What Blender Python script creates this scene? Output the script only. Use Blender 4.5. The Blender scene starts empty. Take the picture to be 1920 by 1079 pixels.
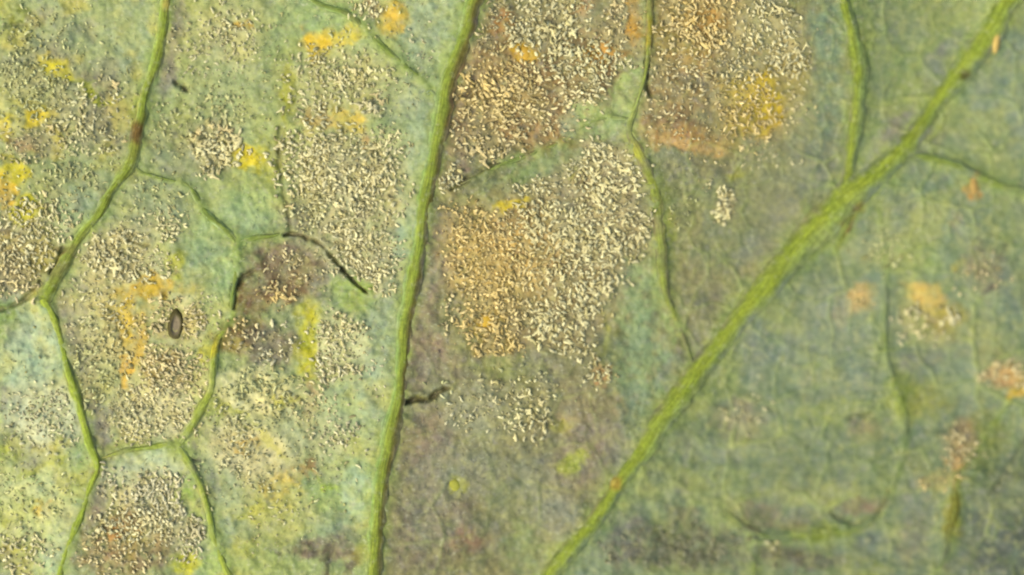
import bpy, math
import numpy as np
from mathutils import Vector

# ------------------------------------------------------------------ camera, sky, sun, exposure
S = 25e-6                 # metres per photograph pixel on the leaf: the frame is 48 mm wide
CX, CY = 960.0, 539.5
DIST = 0.150              # lens to leaf
scene = bpy.context.scene
cam_data = bpy.data.cameras.new('camera')
cam = bpy.data.objects.new('camera', cam_data)
scene.collection.objects.link(cam)
cam.location = (0, 0, DIST)
cam_data.sensor_width = 36.0
cam_data.lens = 36.0 * DIST / (1920 * S)
cam_data.clip_start = 0.005
cam_data.clip_end = 50.0
cam_data.dof.use_dof = True
cam_data.dof.focus_distance = DIST - 0.0002
cam_data.dof.aperture_fstop = 7.0
scene.camera = cam

SUN_EL, SUN_AZ = math.radians(56), math.radians(206)      # soft light from the lower left
world = bpy.data.worlds.new('World'); scene.world = world; world.use_nodes = True
wn = world.node_tree.nodes; wl = world.node_tree.links; wn.clear()
sky = wn.new('ShaderNodeTexSky'); sky.sky_type = 'NISHITA'; sky.sun_disc = False
sky.sun_elevation = SUN_EL
sky.sun_rotation = math.radians(90) - SUN_AZ
sky.dust_density = 4.0; sky.air_density = 1.0; sky.ozone_density = 0.6
bg = wn.new('ShaderNodeBackground'); bg.inputs['Strength'].default_value = 0.15
wo = wn.new('ShaderNodeOutputWorld')
wl.new(sky.outputs[0], bg.inputs[0]); wl.new(bg.outputs[0], wo.inputs[0])
sun_data = bpy.data.lights.new('sun', 'SUN'); sun_data.energy = 1.5; sun_data.angle = math.radians(38)
sun_data.color = (1.0, 0.93, 0.82)
sun = bpy.data.objects.new('sun', sun_data); scene.collection.objects.link(sun)
sdir = Vector((math.cos(SUN_EL)*math.cos(SUN_AZ), math.cos(SUN_EL)*math.sin(SUN_AZ), math.sin(SUN_EL)))
sun.rotation_euler = sdir.to_track_quat('Z', 'Y').to_euler()
sun.location = sdir * 0.5
vs = scene.view_settings
vs.view_transform = 'Standard'; vs.look = 'None'; vs.gamma = 1.0; vs.use_curve_mapping = False
vs.exposure = 0.86
scene.cycles.filter_width = 2.2

# ------------------------------------------------------------------ helpers
rng = np.random.default_rng(11)
K = 1.85                                       # picture brightness of a colour over its albedo

def lin(c):
    c = np.asarray(c, float) / 255.0
    return np.where(c <= 0.04045, c / 12.92, ((c + 0.055) / 1.055) ** 2.4)

def alb(c):
    return lin(c) / K

def lattice(ix, iy, seed):
    h = (ix.astype(np.int64) * 374761393 + iy.astype(np.int64) * 668265263 + seed * 2246822519) & 0xffffffff
    h = ((h ^ (h >> 13)) * 1274126177) & 0xffffffff
    h = h ^ (h >> 16)
    return (h & 0xffff) / 65535.0

def vnoise(x, y, scale, seed):
    """smooth value noise, -1..1, wavelength about `scale` pixels"""
    ca, sa = math.cos(seed * 1.7 + .6), math.sin(seed * 1.7 + .6)
    x, y = (x * ca - y * sa) / scale, (x * sa + y * ca) / scale
    ix = np.floor(x); iy = np.floor(y)
    fx = x - ix; fy = y - iy
    fx = fx * fx * (3 - 2 * fx); fy = fy * fy * (3 - 2 * fy)
    a = lattice(ix, iy, seed); b = lattice(ix + 1, iy, seed)
    c = lattice(ix, iy + 1, seed); d = lattice(ix + 1, iy + 1, seed)
    return 2 * ((a + (b - a) * fx) + ((c + (d - c) * fx) - (a + (b - a) * fx)) * fy) - 1

def fbm(x, y, scale, seed, octs=3, gain=0.5):
    v = 0; a = 1.0; t = 0
    for k in range(octs):
        v = v + a * vnoise(x, y, scale / 2 ** k, seed + 17 * k); t += a; a *= gain
    return v / t

def sstep(e0, e1, x):
    t = np.clip((x - e0) / (e1 - e0), 0, 1)
    return t * t * (3 - 2 * t)

def curve(points, step=6.0):
    """Catmull-Rom through (x, y, half width) points, resampled about every `step` pixels"""
    P = np.array(points, float)
    Q = np.vstack([2 * P[0] - P[1], P, 2 * P[-1] - P[-2]])
    out = []
    for i in range(1, len(Q) - 2):
        n = max(2, int(np.hypot(*(Q[i + 1] - Q[i])[:2]) / step))
        t = np.linspace(0, 1, n, endpoint=False)[:, None]
        a, b, c, d = Q[i - 1], Q[i], Q[i + 1], Q[i + 2]
        out.append(0.5 * (2 * b + (c - a) * t + (2 * a - 5 * b + 4 * c - d) * t ** 2 + (3 * b - a - 3 * c + d) * t ** 3))
    out.append(P[-1:])
    return np.vstack(out)

def dist_field(x, y, poly, reach):
    """distance from points to a polyline (only within `reach`), far points get `reach`; also the half width there"""
    best = np.full(x.shape, float(reach)); wid = np.full(x.shape, poly[0, 2])
    p = poly[::2] if len(poly) > 6 else poly
    if not np.array_equal(p[-1], poly[-1]):
        p = np.vstack([p, poly[-1:]])
    m = (x > p[:, 0].min() - reach) & (x < p[:, 0].max() + reach) & (y > p[:, 1].min() - reach) & (y < p[:, 1].max() + reach)
    ii = np.nonzero(m)[0]
    if not len(ii):
        return best, wid
    xs = x[ii]; ys = y[ii]
    for a, b in zip(p[:-1], p[1:]):
        lo = np.minimum(a, b); hi = np.maximum(a, b)
        k = np.nonzero((xs > lo[0] - reach) & (xs < hi[0] + reach) & (ys > lo[1] - reach) & (ys < hi[1] + reach))[0]
        if not len(k):
            continue
        dx, dy = b[0] - a[0], b[1] - a[1]
        t = np.clip(((xs[k] - a[0]) * dx + (ys[k] - a[1]) * dy) / (dx * dx + dy * dy + 1e-9), 0, 1)
        d = np.hypot(xs[k] - a[0] - t * dx, ys[k] - a[1] - t * dy)
        g = ii[k]; u = d < best[g]
        best[g[u]] = d[u]; wid[g[u]] = (a[2] + (b[2] - a[2]) * t)[u]
    return best, wid

# ------------------------------------------------------------------ the veins, in photograph pixels: x, y, half width
VEINS = {
    'middle': [(1010, -420, 26), (940, -180, 22), (888, 0, 17), (874, 60, 18), (838, 160, 16), (820, 250, 15), (811, 300, 15), (798, 365, 15),
               (782, 480, 14.5), (760, 600, 13), (751, 700, 13), (744, 750, 14), (729, 820, 16), (712, 900, 14), (705, 1000, 14), (699, 1079, 14),
               (690, 1250, 15), (670, 1500, 13)],
    'left': [(380, -420, 12.9), (335, -150, 11.2), (311, 0, 10.3), (303, 60, 10.3), (288, 120, 10.3), (270, 180, 9.5), (257, 245, 10.3), (247, 300, 12.0),
             (224, 340, 8.6), (204, 368, 7.7), (186, 402, 9.5), (152, 440, 10.3), (134, 470, 9.5), (104, 520, 10.3), (82, 560, 11.2)],
    'left_low': [(82, 560, 9.5), (98, 590, 6.9), (112, 632, 7.7), (125, 690, 8.6), (143, 740, 9.5), (156, 785, 8.6), (170, 836, 8.6), (183, 870, 7.7),
                 (176, 900, 6.9), (160, 938, 7.7), (146, 975, 7.3), (131, 1012, 7.3), (117, 1055, 6.9), (110, 1085, 6.9), (80, 1250, 7.7), (60, 1480, 6.9)],
    'diagonal': [(2150, -420, 30), (2000, -160, 26), (1888, 0, 21), (1856, 60, 21), (1803, 130, 19), (1752, 200, 17), (1712, 262, 17), (1660, 315, 19),
                 (1600, 362, 24), (1520, 438, 24), (1462, 505, 22), (1415, 562, 20), (1366, 625, 20), (1318, 685, 19), (1280, 735, 18), (1232, 800, 20),
                 (1203, 850, 18), (1163, 903, 14), (1125, 962, 15), (1078, 1020, 15), (1045, 1058, 14), (1018, 1095, 14), (900, 1280, 16), (790, 1480, 14)],
    'right': [(1500, -420, 20), (1545, -140, 18), (1580, -10, 10), (1592, 40, 12), (1605, 100, 15), (1608, 160, 15), (1605, 220, 14), (1598, 275, 11),
              (1591, 320, 11), (1584, 352, 12)],
}
VEINLETS = {
    'cell_side': [(435, 600, 3), (405, 640, 6), (399, 690, 7), (397, 732, 7), (378, 766, 8), (360, 796, 7), (334, 832, 7)],
    'cell_top': [(334, 832, 7), (300, 837, 6), (262, 841, 5.5), (232, 846, 5), (190, 860, 3)],
    'cell_low': [(334, 832, 7), (353, 866, 7), (370, 900, 7), (383, 936, 7), (393, 969, 7), (401, 1006, 7), (411, 1036, 7), (424, 1068, 7), (440, 1110, 7), (480, 1250, 7), (520, 1400, 6)],
    'fork': [(248, 304, 4), (262, 322, 4), (310, 338, 3.5), (350, 348, 4), (367, 369, 6), (387, 403, 6), (410, 423, 5.5), (432, 440, 6), (444, 462, 5.5), (442, 500, 4.5), (437, 550, 4), (436, 596, 3)],
    'fork_arm': [(440, 452, 5), (480, 446, 5), (512, 443, 4.5), (540, 434, 4)],
    'top_cross': [(500, -60, 5), (590, 2, 5), (650, 24, 6), (680, 50, 7), (712, 85, 6), (745, 114, 6), (790, 150, 6), (820, 180, 6), (836, 196, 6)],
    'spine_upper': [(1225, -160, 6), (1218, -5, 5), (1216, 60, 6), (1212, 120, 4), (1196, 190, 5), (1180, 245, 6), (1196, 282, 9), (1213, 318, 9), (1228, 360, 9),
                    (1238, 430, 10), (1241, 500, 10), (1247, 550, 8), (1262, 585, 5), (1284, 640, 4), (1302, 692, 4)],
    'spine_arm': [(1186, 222, 4), (1120, 222, 5), (1065, 262, 6), (1010, 285, 5), (950, 303, 5), (890, 332, 4), (848, 352, 3)],
    'right_arm': [(1700, 288, 7), (1745, 299, 8), (1795, 312, 9), (1842, 333, 8), (1885, 350, 7), (1930, 362, 7), (2100, 410, 6)],
    'right_low': [(1640, 345, 3), (1652, 430, 3), (1662, 520, 4), (1658, 600, 4), (1660, 660, 5), (1672, 705, 7), (1688, 745, 8), (1698, 800, 6), (1690, 860, 4), (1672, 920, 3), (1650, 962, 3)],
    'fold_vein': [(1345, 948, 3), (1360, 962, 4), (1400, 992, 6), (1440, 1006, 6), (1500, 1001, 9), (1560, 999, 10), (1610, 992, 6), (1650, 962, 4)],
    'fold_stem': [(1416, 1000, 5), (1413, 1040, 6), (1411, 1085, 6), (1400, 1250, 6)],
    'olive_stem': [(1930, 690, 3), (1880, 770, 3), (1830, 850, 4), (1794, 900, 5), (1790, 950, 8), (1782, 1000, 8), (1770, 1050, 6), (1750, 1090, 5)],
    'side_twig': [(1622, 372, 4), (1604, 402, 4), (1592, 428, 4.5), (1574, 458, 4), (1562, 478, 3)],
}
FAINT = {'right_low', 'olive_stem', 'fold_stem', 'spine_arm', 'fold_vein'}
# furrows and cracks: x, y, half width
FURROWS = [
    ([(533, 441, 3), (560, 440, 3.2), (593, 453, 3.6), (613, 470, 4), (640, 503, 4), (660, 525, 3), (692, 552, 2)], 15),
    ([(524, 240, 3), (523, 300, 4), (530, 350, 4), (541, 400, 4), (545, 438, 4)], 7),
    ([(760, 753, 4), (782, 748, 5), (800, 750, 4), (815, 742, 5.5), (832, 731, 5), (845, 728, 2)], 20),
    ([(-40, 588, 3), (0, 581, 3.5), (25, 573, 4), (48, 561, 4), (62, 546, 3), (75, 528, 2)], 14),
    ([(480, 505, 3), (455, 520, 4), (440, 545, 5), (439, 578, 4)], 14),
    ([(332, 155, 4), (343, 164, 5), (352, 171, 3)], 14),
    ([(935, 306, 3), (900, 322, 4), (870, 340, 4), (846, 356, 3)], 10),
    ([(1184, 255, 2), (1196, 275, 3), (1205, 300, 3.5), (1215, 340, 3)], 9),
    ([(1217, 0, 3), (1218, 55, 3.5), (1216, 70, 2), (1213, 120, 3), (1214, 165, 3), (1220, 180, 2)], 12),
    ([(240, 450, 2), (262, 457, 3), (278, 460, 2)], 8),
    ([(355, 862, 2), (370, 863, 2.5), (385, 862, 2)], 8),
    ([(1355, 955, 3), (1390, 982, 5), (1420, 998, 6), (1450, 1014, 4)], 6),
    ([(1560, 962, 3), (1585, 978, 5), (1615, 982, 5), (1645, 966, 5), (1662, 940, 4), (1668, 915, 2)], 7),
    ([(1590, 790, 4), (1605, 778, 5), (1630, 780, 4)], 5),
    ([(1925, 825, 4), (1890, 880, 4), (1850, 940, 3)], 5),
    ([(1578, 452, 2), (1592, 425, 3), (1600, 402, 3)], 7),
    ([(10, 47, 3), (32, 46, 4), (50, 47, 3)], 8),
    ([(95, 512, 4), (110, 490, 4), (118, 465, 3)], 10),
]
vein_c = {k: curve(v) for k, v in VEINS.items()}
veinlet_c = {k: curve(v, 5.0) for k, v in VEINLETS.items()}
furrow_c = [(curve(p, 4.0), d) for p, d in FURROWS]

def xat(poly, y):
    o = np.argsort(poly[:, 1])
    return np.interp(y, poly[o, 1], poly[o, 0])

def region_masks(x, y):
    left = np.vstack([vein_c['left'], vein_c['left_low']])
    xl = xat(left, y); xm = xat(vein_c['middle'], y); xd = xat(vein_c['diagonal'], y); xr = xat(vein_c['right'], y)
    f = 7.0
    s = lambda a: sstep(-f, f, a)
    L = s(xl - x); B = s(x - xl) * s(xm - x); E = s(x - xd)
    D = s(x - xr) * s(xd - x) * (y < 352)
    C = s(x - xm) * s(xd - x) * (1 - D)
    return {'L': L, 'B': B, 'C': C, 'D': D, 'E': E, '*': np.ones_like(x)}

# ------------------------------------------------------------------ tissue colours, lower-right light falloff painted in: region, x, y, rx, ry, turn, colour, cover
TEAL = (156, 175, 142); SAGE = (150, 168, 122); LIME = (166, 184, 84); YEL = (216, 202, 66); GOLD = (228, 196, 84)
ORANGE = (220, 176, 104); TAN = (184, 154, 104); TAUPE = (142, 129, 110); GREY = (132, 130, 124); BROWN = (116, 94, 62)
DARK = (80, 76, 54); OLIVE = (126, 140, 52); RUST = (164, 114, 58); BLUEGREY = (88, 104, 92); PALE = (184, 196, 156)
BASE = {'L': (156, 170, 116), 'B': (156, 172, 116), 'C': (136, 136, 98), 'D': (128, 146, 92), 'E': (126, 144, 102)}
TISSUE = [
    # left of the left vein
    ('L', 262, 50, 42, 105, 12, TEAL, .9), ('L', 130, 60, 115, 75, 0, (164, 178, 130), .8), ('L', 35, 28, 20, 26, 20, OLIVE, .7), ('L', 70, 25, 20, 24, 0, GREY, .6),
    ('L', 60, 130, 90, 60, 0, (150, 152, 110), .7), ('L', 150, 190, 110, 60, 30, (136, 132, 110), .75), ('L', 95, 125, 34, 17, 35, YEL, .85), ('L', 178, 180, 28, 11, 38, LIME, .85),
    ('L', 60, 240, 60, 55, 0, (172, 168, 96), .7), ('L', 72, 222, 30, 16, -15, YEL, .9), ('L', 103, 262, 14, 30, 0, YEL, .7), ('L', 8, 240, 18, 32, 0, YEL, .85), ('L', 60, 215, 14, 10, 0, GOLD, .8),
    ('L', 48, 272, 24, 16, 0, (186, 150, 112), .75), ('L', 14, 264, 11, 14, 0, BROWN, .8), ('L', 30, 322, 32, 24, 20, YEL, .85), ('L', 8, 352, 20, 30, 0, GOLD, .95), ('L', 44, 398, 25, 27, 0, (196, 196, 40), .95),
    ('L', 200, 270, 55, 45, 0, (140, 138, 118), .7), ('L', 180, 320, 60, 42, -20, SAGE, .7), ('L', 140, 400, 55, 50, -40, (150, 178, 138), .8), ('L', 40, 470, 66, 90, 0, (160, 140, 92), .8),
    ('L', 100, 482, 34, 34, 0, (120, 98, 66), .8), ('L', 60, 524, 26, 18, -25, (98, 96, 68), .75), ('L', 20, 540, 30, 26, 0, (142, 138, 122), .7), ('L', 75, 550, 20, 16, 0, OLIVE, .6),
    ('L', 66, 650, 80, 95, 10, (166, 194, 158), .9), ('L', 4, 604, 26, 40, 0, (150, 182, 80), .8), ('L', 85, 780, 75, 75, 0, (186, 202, 166), .9), ('L', 16, 745, 14, 24, 0, GREY, .7),
    ('L', 20, 835, 42, 36, 0, (186, 196, 92), .85), ('L', 90, 838, 42, 20, -15, (190, 186, 70), .8), ('L', 52, 866, 22, 10, -20, GREY, .7), ('L', 60, 915, 50, 36, 0, (160, 192, 150), .75),
    ('L', 150, 880, 22, 70, 8, (158, 186, 128), .8), ('L', 50, 985, 75, 70, 0, (190, 200, 122), .85), ('L', 68, 950, 18, 14, 0, (214, 190, 70), .8), ('L', 100, 945, 12, 10, 0, (216, 176, 110), .7),
    ('L', 36, 1040, 42, 20, -30, (190, 186, 70), .75), ('L', 92, 1050, 34, 60, 15, (160, 194, 156), .85), ('L', 12, 1040, 14, 24, 0, (120, 116, 104), .7), ('L', 10, 985, 12, 20, 0, (160, 170, 40), .7),
    # between left and middle vein
    ('B', 326, 75, 24, 100, 12, (138, 136, 122), .85), ('B', 410, 70, 80, 70, 0, (158, 166, 116), .8), ('B', 456, 48, 24, 13, 0, (206, 170, 62), .85), ('B', 420, 95, 26, 16, 0, GREY, .5),
    ('B', 400, 150, 90, 42, 0, (148, 164, 120), .7), ('B', 600, 25, 70, 36, 10, (142, 176, 118), .8), ('B', 525, 80, 30, 50, 0, (152, 176, 122), .7), ('B', 588, 82, 38, 26, -10, GOLD, .95), ('B', 640, 72, 40, 18, -5, (204, 188, 76), .85),
    ('B', 735, 32, 36, 36, 0, (212, 184, 84), .9), ('B', 692, 18, 22, 22, 0, (160, 132, 96), .8), ('B', 800, 40, 48, 85, 20, TEAL, .8), ('B', 790, 180, 34, 70, 12, TEAL, .8),
    ('B', 640, 165, 95, 70, 10, (172, 174, 112), .8), ('B', 534, 180, 14, 60, 5, (150, 158, 58), .8), ('B', 655, 232, 42, 22, 10, (208, 188, 86), .85), ('B', 598, 228, 44, 18, 0, (196, 172, 110), .75),
    ('B', 684, 264, 14, 11, 0, (222, 172, 90), .8), ('B', 700, 205, 26, 10, 0, (170, 168, 150), .6), ('B', 730, 240, 40, 32, 0, (146, 172, 124), .7),
    ('B', 650, 370, 118, 120, 0, (146, 142, 108), .9), ('B', 560, 420, 30, 30, 0, (128, 124, 112), .8), ('B', 690, 500, 70, 55, 30, (148, 146, 112), .85),
    ('B', 778, 290, 30, 80, 10, TEAL, .8), ('B', 764, 390, 24, 70, 10, TEAL, .85), ('B', 748, 480, 20, 60, 8, (158, 186, 158), .85),
    ('B', 400, 215, 90, 45, 0, (150, 168, 126), .7), ('B', 395, 275, 52, 48, 0, (148, 140, 104), .75), ('B', 320, 270, 50, 60, 0, (142, 152, 118), .7), ('B', 462, 292, 42, 22, 20, YEL, .9), ('B', 440, 284, 12, 6, -20, RUST, .8),
    ('B', 500, 300, 24, 45, 0, (178, 180, 80), .7), ('B', 330, 330, 30, 16, 0, GREY, .5), ('B', 300, 380, 60, 48, 0, (152, 170, 130), .7), ('B', 255, 410, 40, 30, 0, (148, 160, 122), .6),
    ('B', 460, 395, 62, 42, 0, (146, 176, 130), .85), ('B', 385, 460, 46, 70, 10, (154, 184, 132), .85), ('B', 480, 465, 45, 28, -20, (148, 182, 116), .85), ('B', 420, 530, 22, 50, 0, (154, 186, 134), .8),
    ('B', 225, 475, 80, 55, -20, (168, 156, 108), .8), ('B', 330, 490, 26, 30, 0, (178, 186, 82), .8), ('B', 200, 600, 90, 100, 0, (178, 170, 120), .8), ('B', 285, 540, 46, 22, -20, (206, 170, 66), .85), ('B', 335, 540, 40, 14, 10, (170, 160, 80), .7),
    ('B', 234, 600, 24, 62, 0, (210, 176, 74), .85), ('B', 265, 640, 16, 50, 15, (218, 178, 76), .8), ('B', 238, 705, 18, 34, 10, (230, 184, 84), .95), ('B', 130, 560, 30, 42, 10, (136, 134, 124), .8),
    ('B', 335, 610, 46, 40, 0, (184, 172, 116), .7), ('B', 400, 585, 30, 50, 0, (164, 190, 138), .8), ('B', 310, 700, 46, 40, 0, (180, 142, 76), .75), ('B', 290, 770, 95, 60, 0, (202, 202, 154), .9),
    ('B', 168, 700, 18, 80, -12, (134, 130, 120), .8), ('B', 190, 805, 28, 45, 0, (130, 128, 122), .85), ('B', 375, 720, 26, 60, 10, (190, 190, 120), .7), ('B', 390, 660, 18, 24, 0, (198, 190, 60), .8), ('B', 330, 810, 30, 14, 0, TEAL, .6),
    ('B', 545, 505, 92, 62, 20, (128, 112, 92), .9), ('B', 535, 548, 42, 24, 0, (166, 116, 58), .85), ('B', 610, 520, 30, 26, 0, (132, 140, 126), .7), ('B', 455, 560, 20, 30, 0, (120, 86, 60), .8),
    ('B', 450, 632, 56, 28, -10, (122, 98, 56), .85), ('B', 505, 655, 58, 34, 0, (116, 108, 100), .85), ('B', 560, 580, 24, 26, 0, (140, 130, 84), .7), ('B', 576, 640, 28, 74, 0, (186, 188, 44), .95), ('B', 580, 655, 13, 22, 0, (204, 186, 40), .8),
    ('B', 660, 555, 48, 40, 40, (132, 170, 84), .9), ('B', 630, 640, 55, 60, 0, (192, 200, 150), .85), ('B', 705, 640, 42, 90, 6, TEAL, .85), ('B', 700, 760, 42, 90, 6, TEAL, .85), ('B', 630, 770, 60, 60, 0, (156, 180, 140), .75),
    ('B', 480, 735, 85, 50, 10, (206, 206, 148), .9), ('B', 526, 752, 26, 16, 10, (206, 202, 92), .85), ('B', 578, 745, 12, 44, 0, (176, 150, 116), .65), ('B', 425, 775, 40, 22, 20, (180, 184, 80), .75), ('B', 560, 820, 80, 40, 20, (184, 192, 140), .7),
    ('B', 470, 850, 90, 60, 30, (204, 200, 148), .9), ('B', 462, 832, 24, 14, 0, (216, 182, 92), .85), ('B', 570, 882, 30, 12, 35, (186, 152, 70), .9), ('B', 520, 915, 46, 34, -30, (200, 182, 100), .85), ('B', 600, 890, 50, 18, 20, GREY, .4),
    ('B', 605, 925, 46, 34, 0, (146, 182, 118), .85), ('B', 620, 905, 34, 9, 25, (168, 192, 70), .7), ('B', 670, 930, 34, 70, 6, (150, 188, 152), .9), ('B', 490, 1000, 80, 60, 0, (168, 176, 116), .7), ('B', 430, 950, 26, 70, 0, (150, 172, 140), .7),
    ('B', 608, 1030, 76, 26, 0, (126, 114, 98), .85), ('B', 640, 985, 50, 22, 0, (140, 160, 132), .7), ('B', 520, 1060, 80, 26, 0, (146, 166, 108), .7), ('B', 470, 960, 30, 16, 0, (182, 184, 76), .7), ('B', 460, 1030, 26, 14, 0, (178, 182, 84), .6),
    ('B', 620, 1062, 10, 30, 5, DARK, .6), ('B', 658, 1050, 8, 34, -8, DARK, .5),
    ('B', 280, 868, 70, 26, 0, (180, 198, 160), .9), ('B', 260, 918, 76, 40, 0, (192, 192, 154), .85), ('B', 178, 930, 22, 50, 12, (126, 124, 118), .85), ('B', 250, 1000, 110, 52, 0, (160, 132, 84), .85), ('B', 240, 1055, 110, 36, 0, (138, 116, 78), .85),
    ('B', 212, 1000, 20, 14, 0, (200, 144, 70), .7), ('B', 358, 930, 16, 44, -8, (140, 188, 96), .9), ('B', 350, 1056, 30, 26, -25, (182, 188, 62), .9), ('B', 398, 1065, 26, 24, 0, (150, 186, 112), .85), ('B', 375, 880, 12, 24, -15, (160, 190, 110), .6),
    # between the middle and the diagonal vein
    ('C', 905, 50, 28, 85, 18, (124, 122, 113), .9), ('C', 868, 200, 30, 90, 14, (138, 113, 89), .9), ('C', 1020, 150, 165, 155, 0, (142, 118, 76), .9), ('C', 1000, 215, 90, 55, 0, (165, 134, 89), .8),
    ('C', 1010, 55, 60, 48, 0, (130, 120, 93), .8), ('C', 1110, 15, 50, 18, 0, (175, 147, 101), .8), ('C', 985, 97, 20, 20, 0, (204, 167, 60), .95), ('C', 940, 45, 24, 34, 0, (165, 113, 50), .6), ('C', 1130, 95, 52, 18, 0, (190, 144, 60), .8), ('C', 1190, 35, 18, 44, 0, (196, 153, 72), .9),
    ('C', 845, 320, 26, 60, 10, (134, 114, 95), .85), ('C', 812, 490, 30, 110, 10, (140, 126, 113), .9), ('C', 788, 660, 38, 100, 6, (140, 126, 109), .95),
    ('C', 1174, 172, 26, 66, 6, (166, 184, 112), .95), ('C', 1130, 222, 74, 38, 15, (158, 178, 116), .95), ('C', 1070, 232, 22, 26, 0, (142, 159, 136), .8), ('C', 965, 322, 90, 24, -14, (122, 144, 89), .85), ('C', 1045, 300, 60, 28, -15, (138, 157, 109), .8), ('C', 900, 330, 50, 20, -20, (114, 113, 89), .7),
    ('C', 1310, 60, 110, 85, 0, (161, 136, 76), .9), ('C', 1290, 180, 85, 60, 0, (151, 132, 89), .9), ('C', 1310, 38, 42, 32, 0, (194, 155, 80), .75), ('C', 1430, 60, 60, 60, 0, (146, 144, 93), .8), ('C', 1405, 205, 66, 74, 20, (192, 172, 88), .75),
    ('C', 1440, 190, 15, 56, 0, (221, 186, 39), .95), ('C', 1415, 165, 20, 24, 0, (208, 182, 52), .7), ('C', 1278, 262, 76, 24, 4, (200, 167, 101), .95), ('C', 1260, 235, 60, 14, 4, (146, 120, 81), .7), ('C', 1305, 152, 22, 16, 0, (122, 122, 101), .8), ('C', 1490, 140, 26, 60, 0, (171, 159, 97), .7), ('C', 1410, 90, 16, 12, 0, (198, 155, 97), .7),
    ('C', 1555, 60, 40, 75, 0, (132, 155, 126), .9), ('C', 1548, 190, 46, 90, 0, (122, 140, 111), .85), ('C', 1530, 300, 60, 60, 0, (120, 132, 111), .85), ('C', 1470, 330, 60, 40, 0, (136, 140, 101), .6),
    ('C', 1330, 370, 110, 66, 0, (138, 146, 97), .85), ('C', 1320, 320, 80, 20, 0, (128, 126, 101), .7), ('C', 1380, 325, 30, 10, 0, (159, 163, 68), .7), ('C', 1360, 385, 20, 22, 0, (180, 151, 113), .6), ('C', 1245, 400, 16, 60, -4, (146, 153, 72), .7),
    ('C', 1000, 490, 165, 130, 0, (161, 138, 89), .92), ('C', 945, 480, 90, 66, 0, (208, 178, 109), .9), ('C', 963, 382, 38, 14, -12, (215, 194, 60), .95), ('C', 1130, 400, 95, 120, 15, (142, 130, 97), .9), ('C', 1030, 590, 105, 66, 0, (142, 126, 83), .85),
    ('C', 910, 602, 24, 20, 0, (204, 169, 52), .9), ('C', 930, 650, 50, 22, 0, (171, 146, 70), .7), ('C', 860, 420, 30, 30, 0, (146, 128, 101), .7), ('C', 1132, 625, 14, 48, 0, (169, 173, 74), .85), ('C', 1075, 320, 10, 30, 0, (155, 159, 81), .7),
    ('C', 1196, 560, 52, 80, 0, (144, 169, 120), .92), ('C', 1205, 690, 62, 80, 0, (138, 163, 122), .95), ('C', 1188, 780, 32, 66, 10, (126, 146, 122), .85), ('C', 1255, 610, 12, 36, -10, (146, 175, 107), .6),
    ('C', 1340, 460, 84, 50, 0, (132, 138, 99), .8), ('C', 1330, 585, 60, 50, -40, (124, 124, 103), .92), ('C', 1292, 645, 24, 30, 0, (118, 113, 105), .8), ('C', 1440, 440, 80, 30, -42, (122, 124, 113), .85), ('C', 1545, 335, 60, 24, -40, (118, 122, 113), .8), ('C', 1255, 690, 14, 50, 35, (126, 128, 118), .6),
    ('C', 870, 690, 90, 30, 0, (136, 130, 103), .8), ('C', 940, 690, 60, 20, 0, (142, 153, 89), .7), ('C', 900, 770, 120, 50, 0, (138, 142, 113), .8), ('C', 1060, 770, 90, 60, 0, (147, 138, 103), .85), ('C', 1130, 700, 18, 24, 0, (200, 153, 107), .85), ('C', 1010, 690, 40, 40, 0, (124, 124, 107), .6),
    ('C', 800, 860, 54, 110, 0, (138, 128, 107), .9), ('C', 1100, 850, 100, 60, -30, (136, 128, 111), .85), ('C', 930, 890, 110, 60, 0, (124, 128, 103), .8), ('C', 885, 890, 30, 30, 0, (128, 128, 120), .6), ('C', 1070, 868, 36, 22, -15, (155, 165, 80), .9), ('C', 1052, 798, 20, 14, 0, (159, 157, 81), .85), ('C', 853, 910, 16, 16, 0, (163, 165, 64), .95),
    ('C', 835, 1000, 110, 80, 0, (128, 118, 99), .9), ('C', 960, 960, 70, 50, 0, (128, 132, 81), .8), ('C', 985, 1030, 60, 46, 0, (128, 142, 95), .85), ('C', 1050, 960, 46, 50, -30, (132, 136, 118), .8), ('C', 870, 1010, 26, 30, 0, (144, 113, 93), .6), ('C', 770, 958, 9, 9, 0, DARK, .8), ('C', 830, 1060, 22, 12, 0, (93, 85, 70), .7),
    # wedge between the right and the diagonal vein
    ('D', 1710, 50, 70, 80, 0, (131, 149, 90), .8), ('D', 1770, 120, 26, 100, 36, (114, 121, 112), .85), ('D', 1690, 235, 50, 36, -30, (123, 121, 116), .9), ('D', 1640, 290, 16, 50, 20, (140, 145, 129), .8), ('D', 1665, 200, 30, 20, 0, (138, 151, 85), .7), ('D', 1650, 130, 20, 110, 0, (138, 151, 109), .7),
    # right of the diagonal vein, darkened lower down to imitate fading light
    ('E', 1855, 225, 70, 80, 0, (138, 153, 120), .85), ('E', 1740, 260, 24, 60, 35, (129, 132, 123), .8), ('E', 1800, 340, 90, 26, 12, (116, 131, 101), .7), ('E', 1810, 270, 50, 18, 0, (138, 153, 107), .6), ('E', 1900, 80, 40, 80, 10, (127, 144, 118), .7),
    ('E', 1700, 400, 90, 44, 0, (121, 136, 109), .85), ('E', 1640, 350, 20, 20, 0, (118, 145, 136), .6), ('E', 1868, 66, 8, 34, 8, (195, 162, 74), .95), ('E', 1826, 350, 11, 28, 5, (190, 147, 77), .9), ('E', 1780, 332, 10, 14, 0, (109, 144, 114), .6), ('E', 1790, 420, 14, 20, 30, (138, 118, 88), .5),
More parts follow.
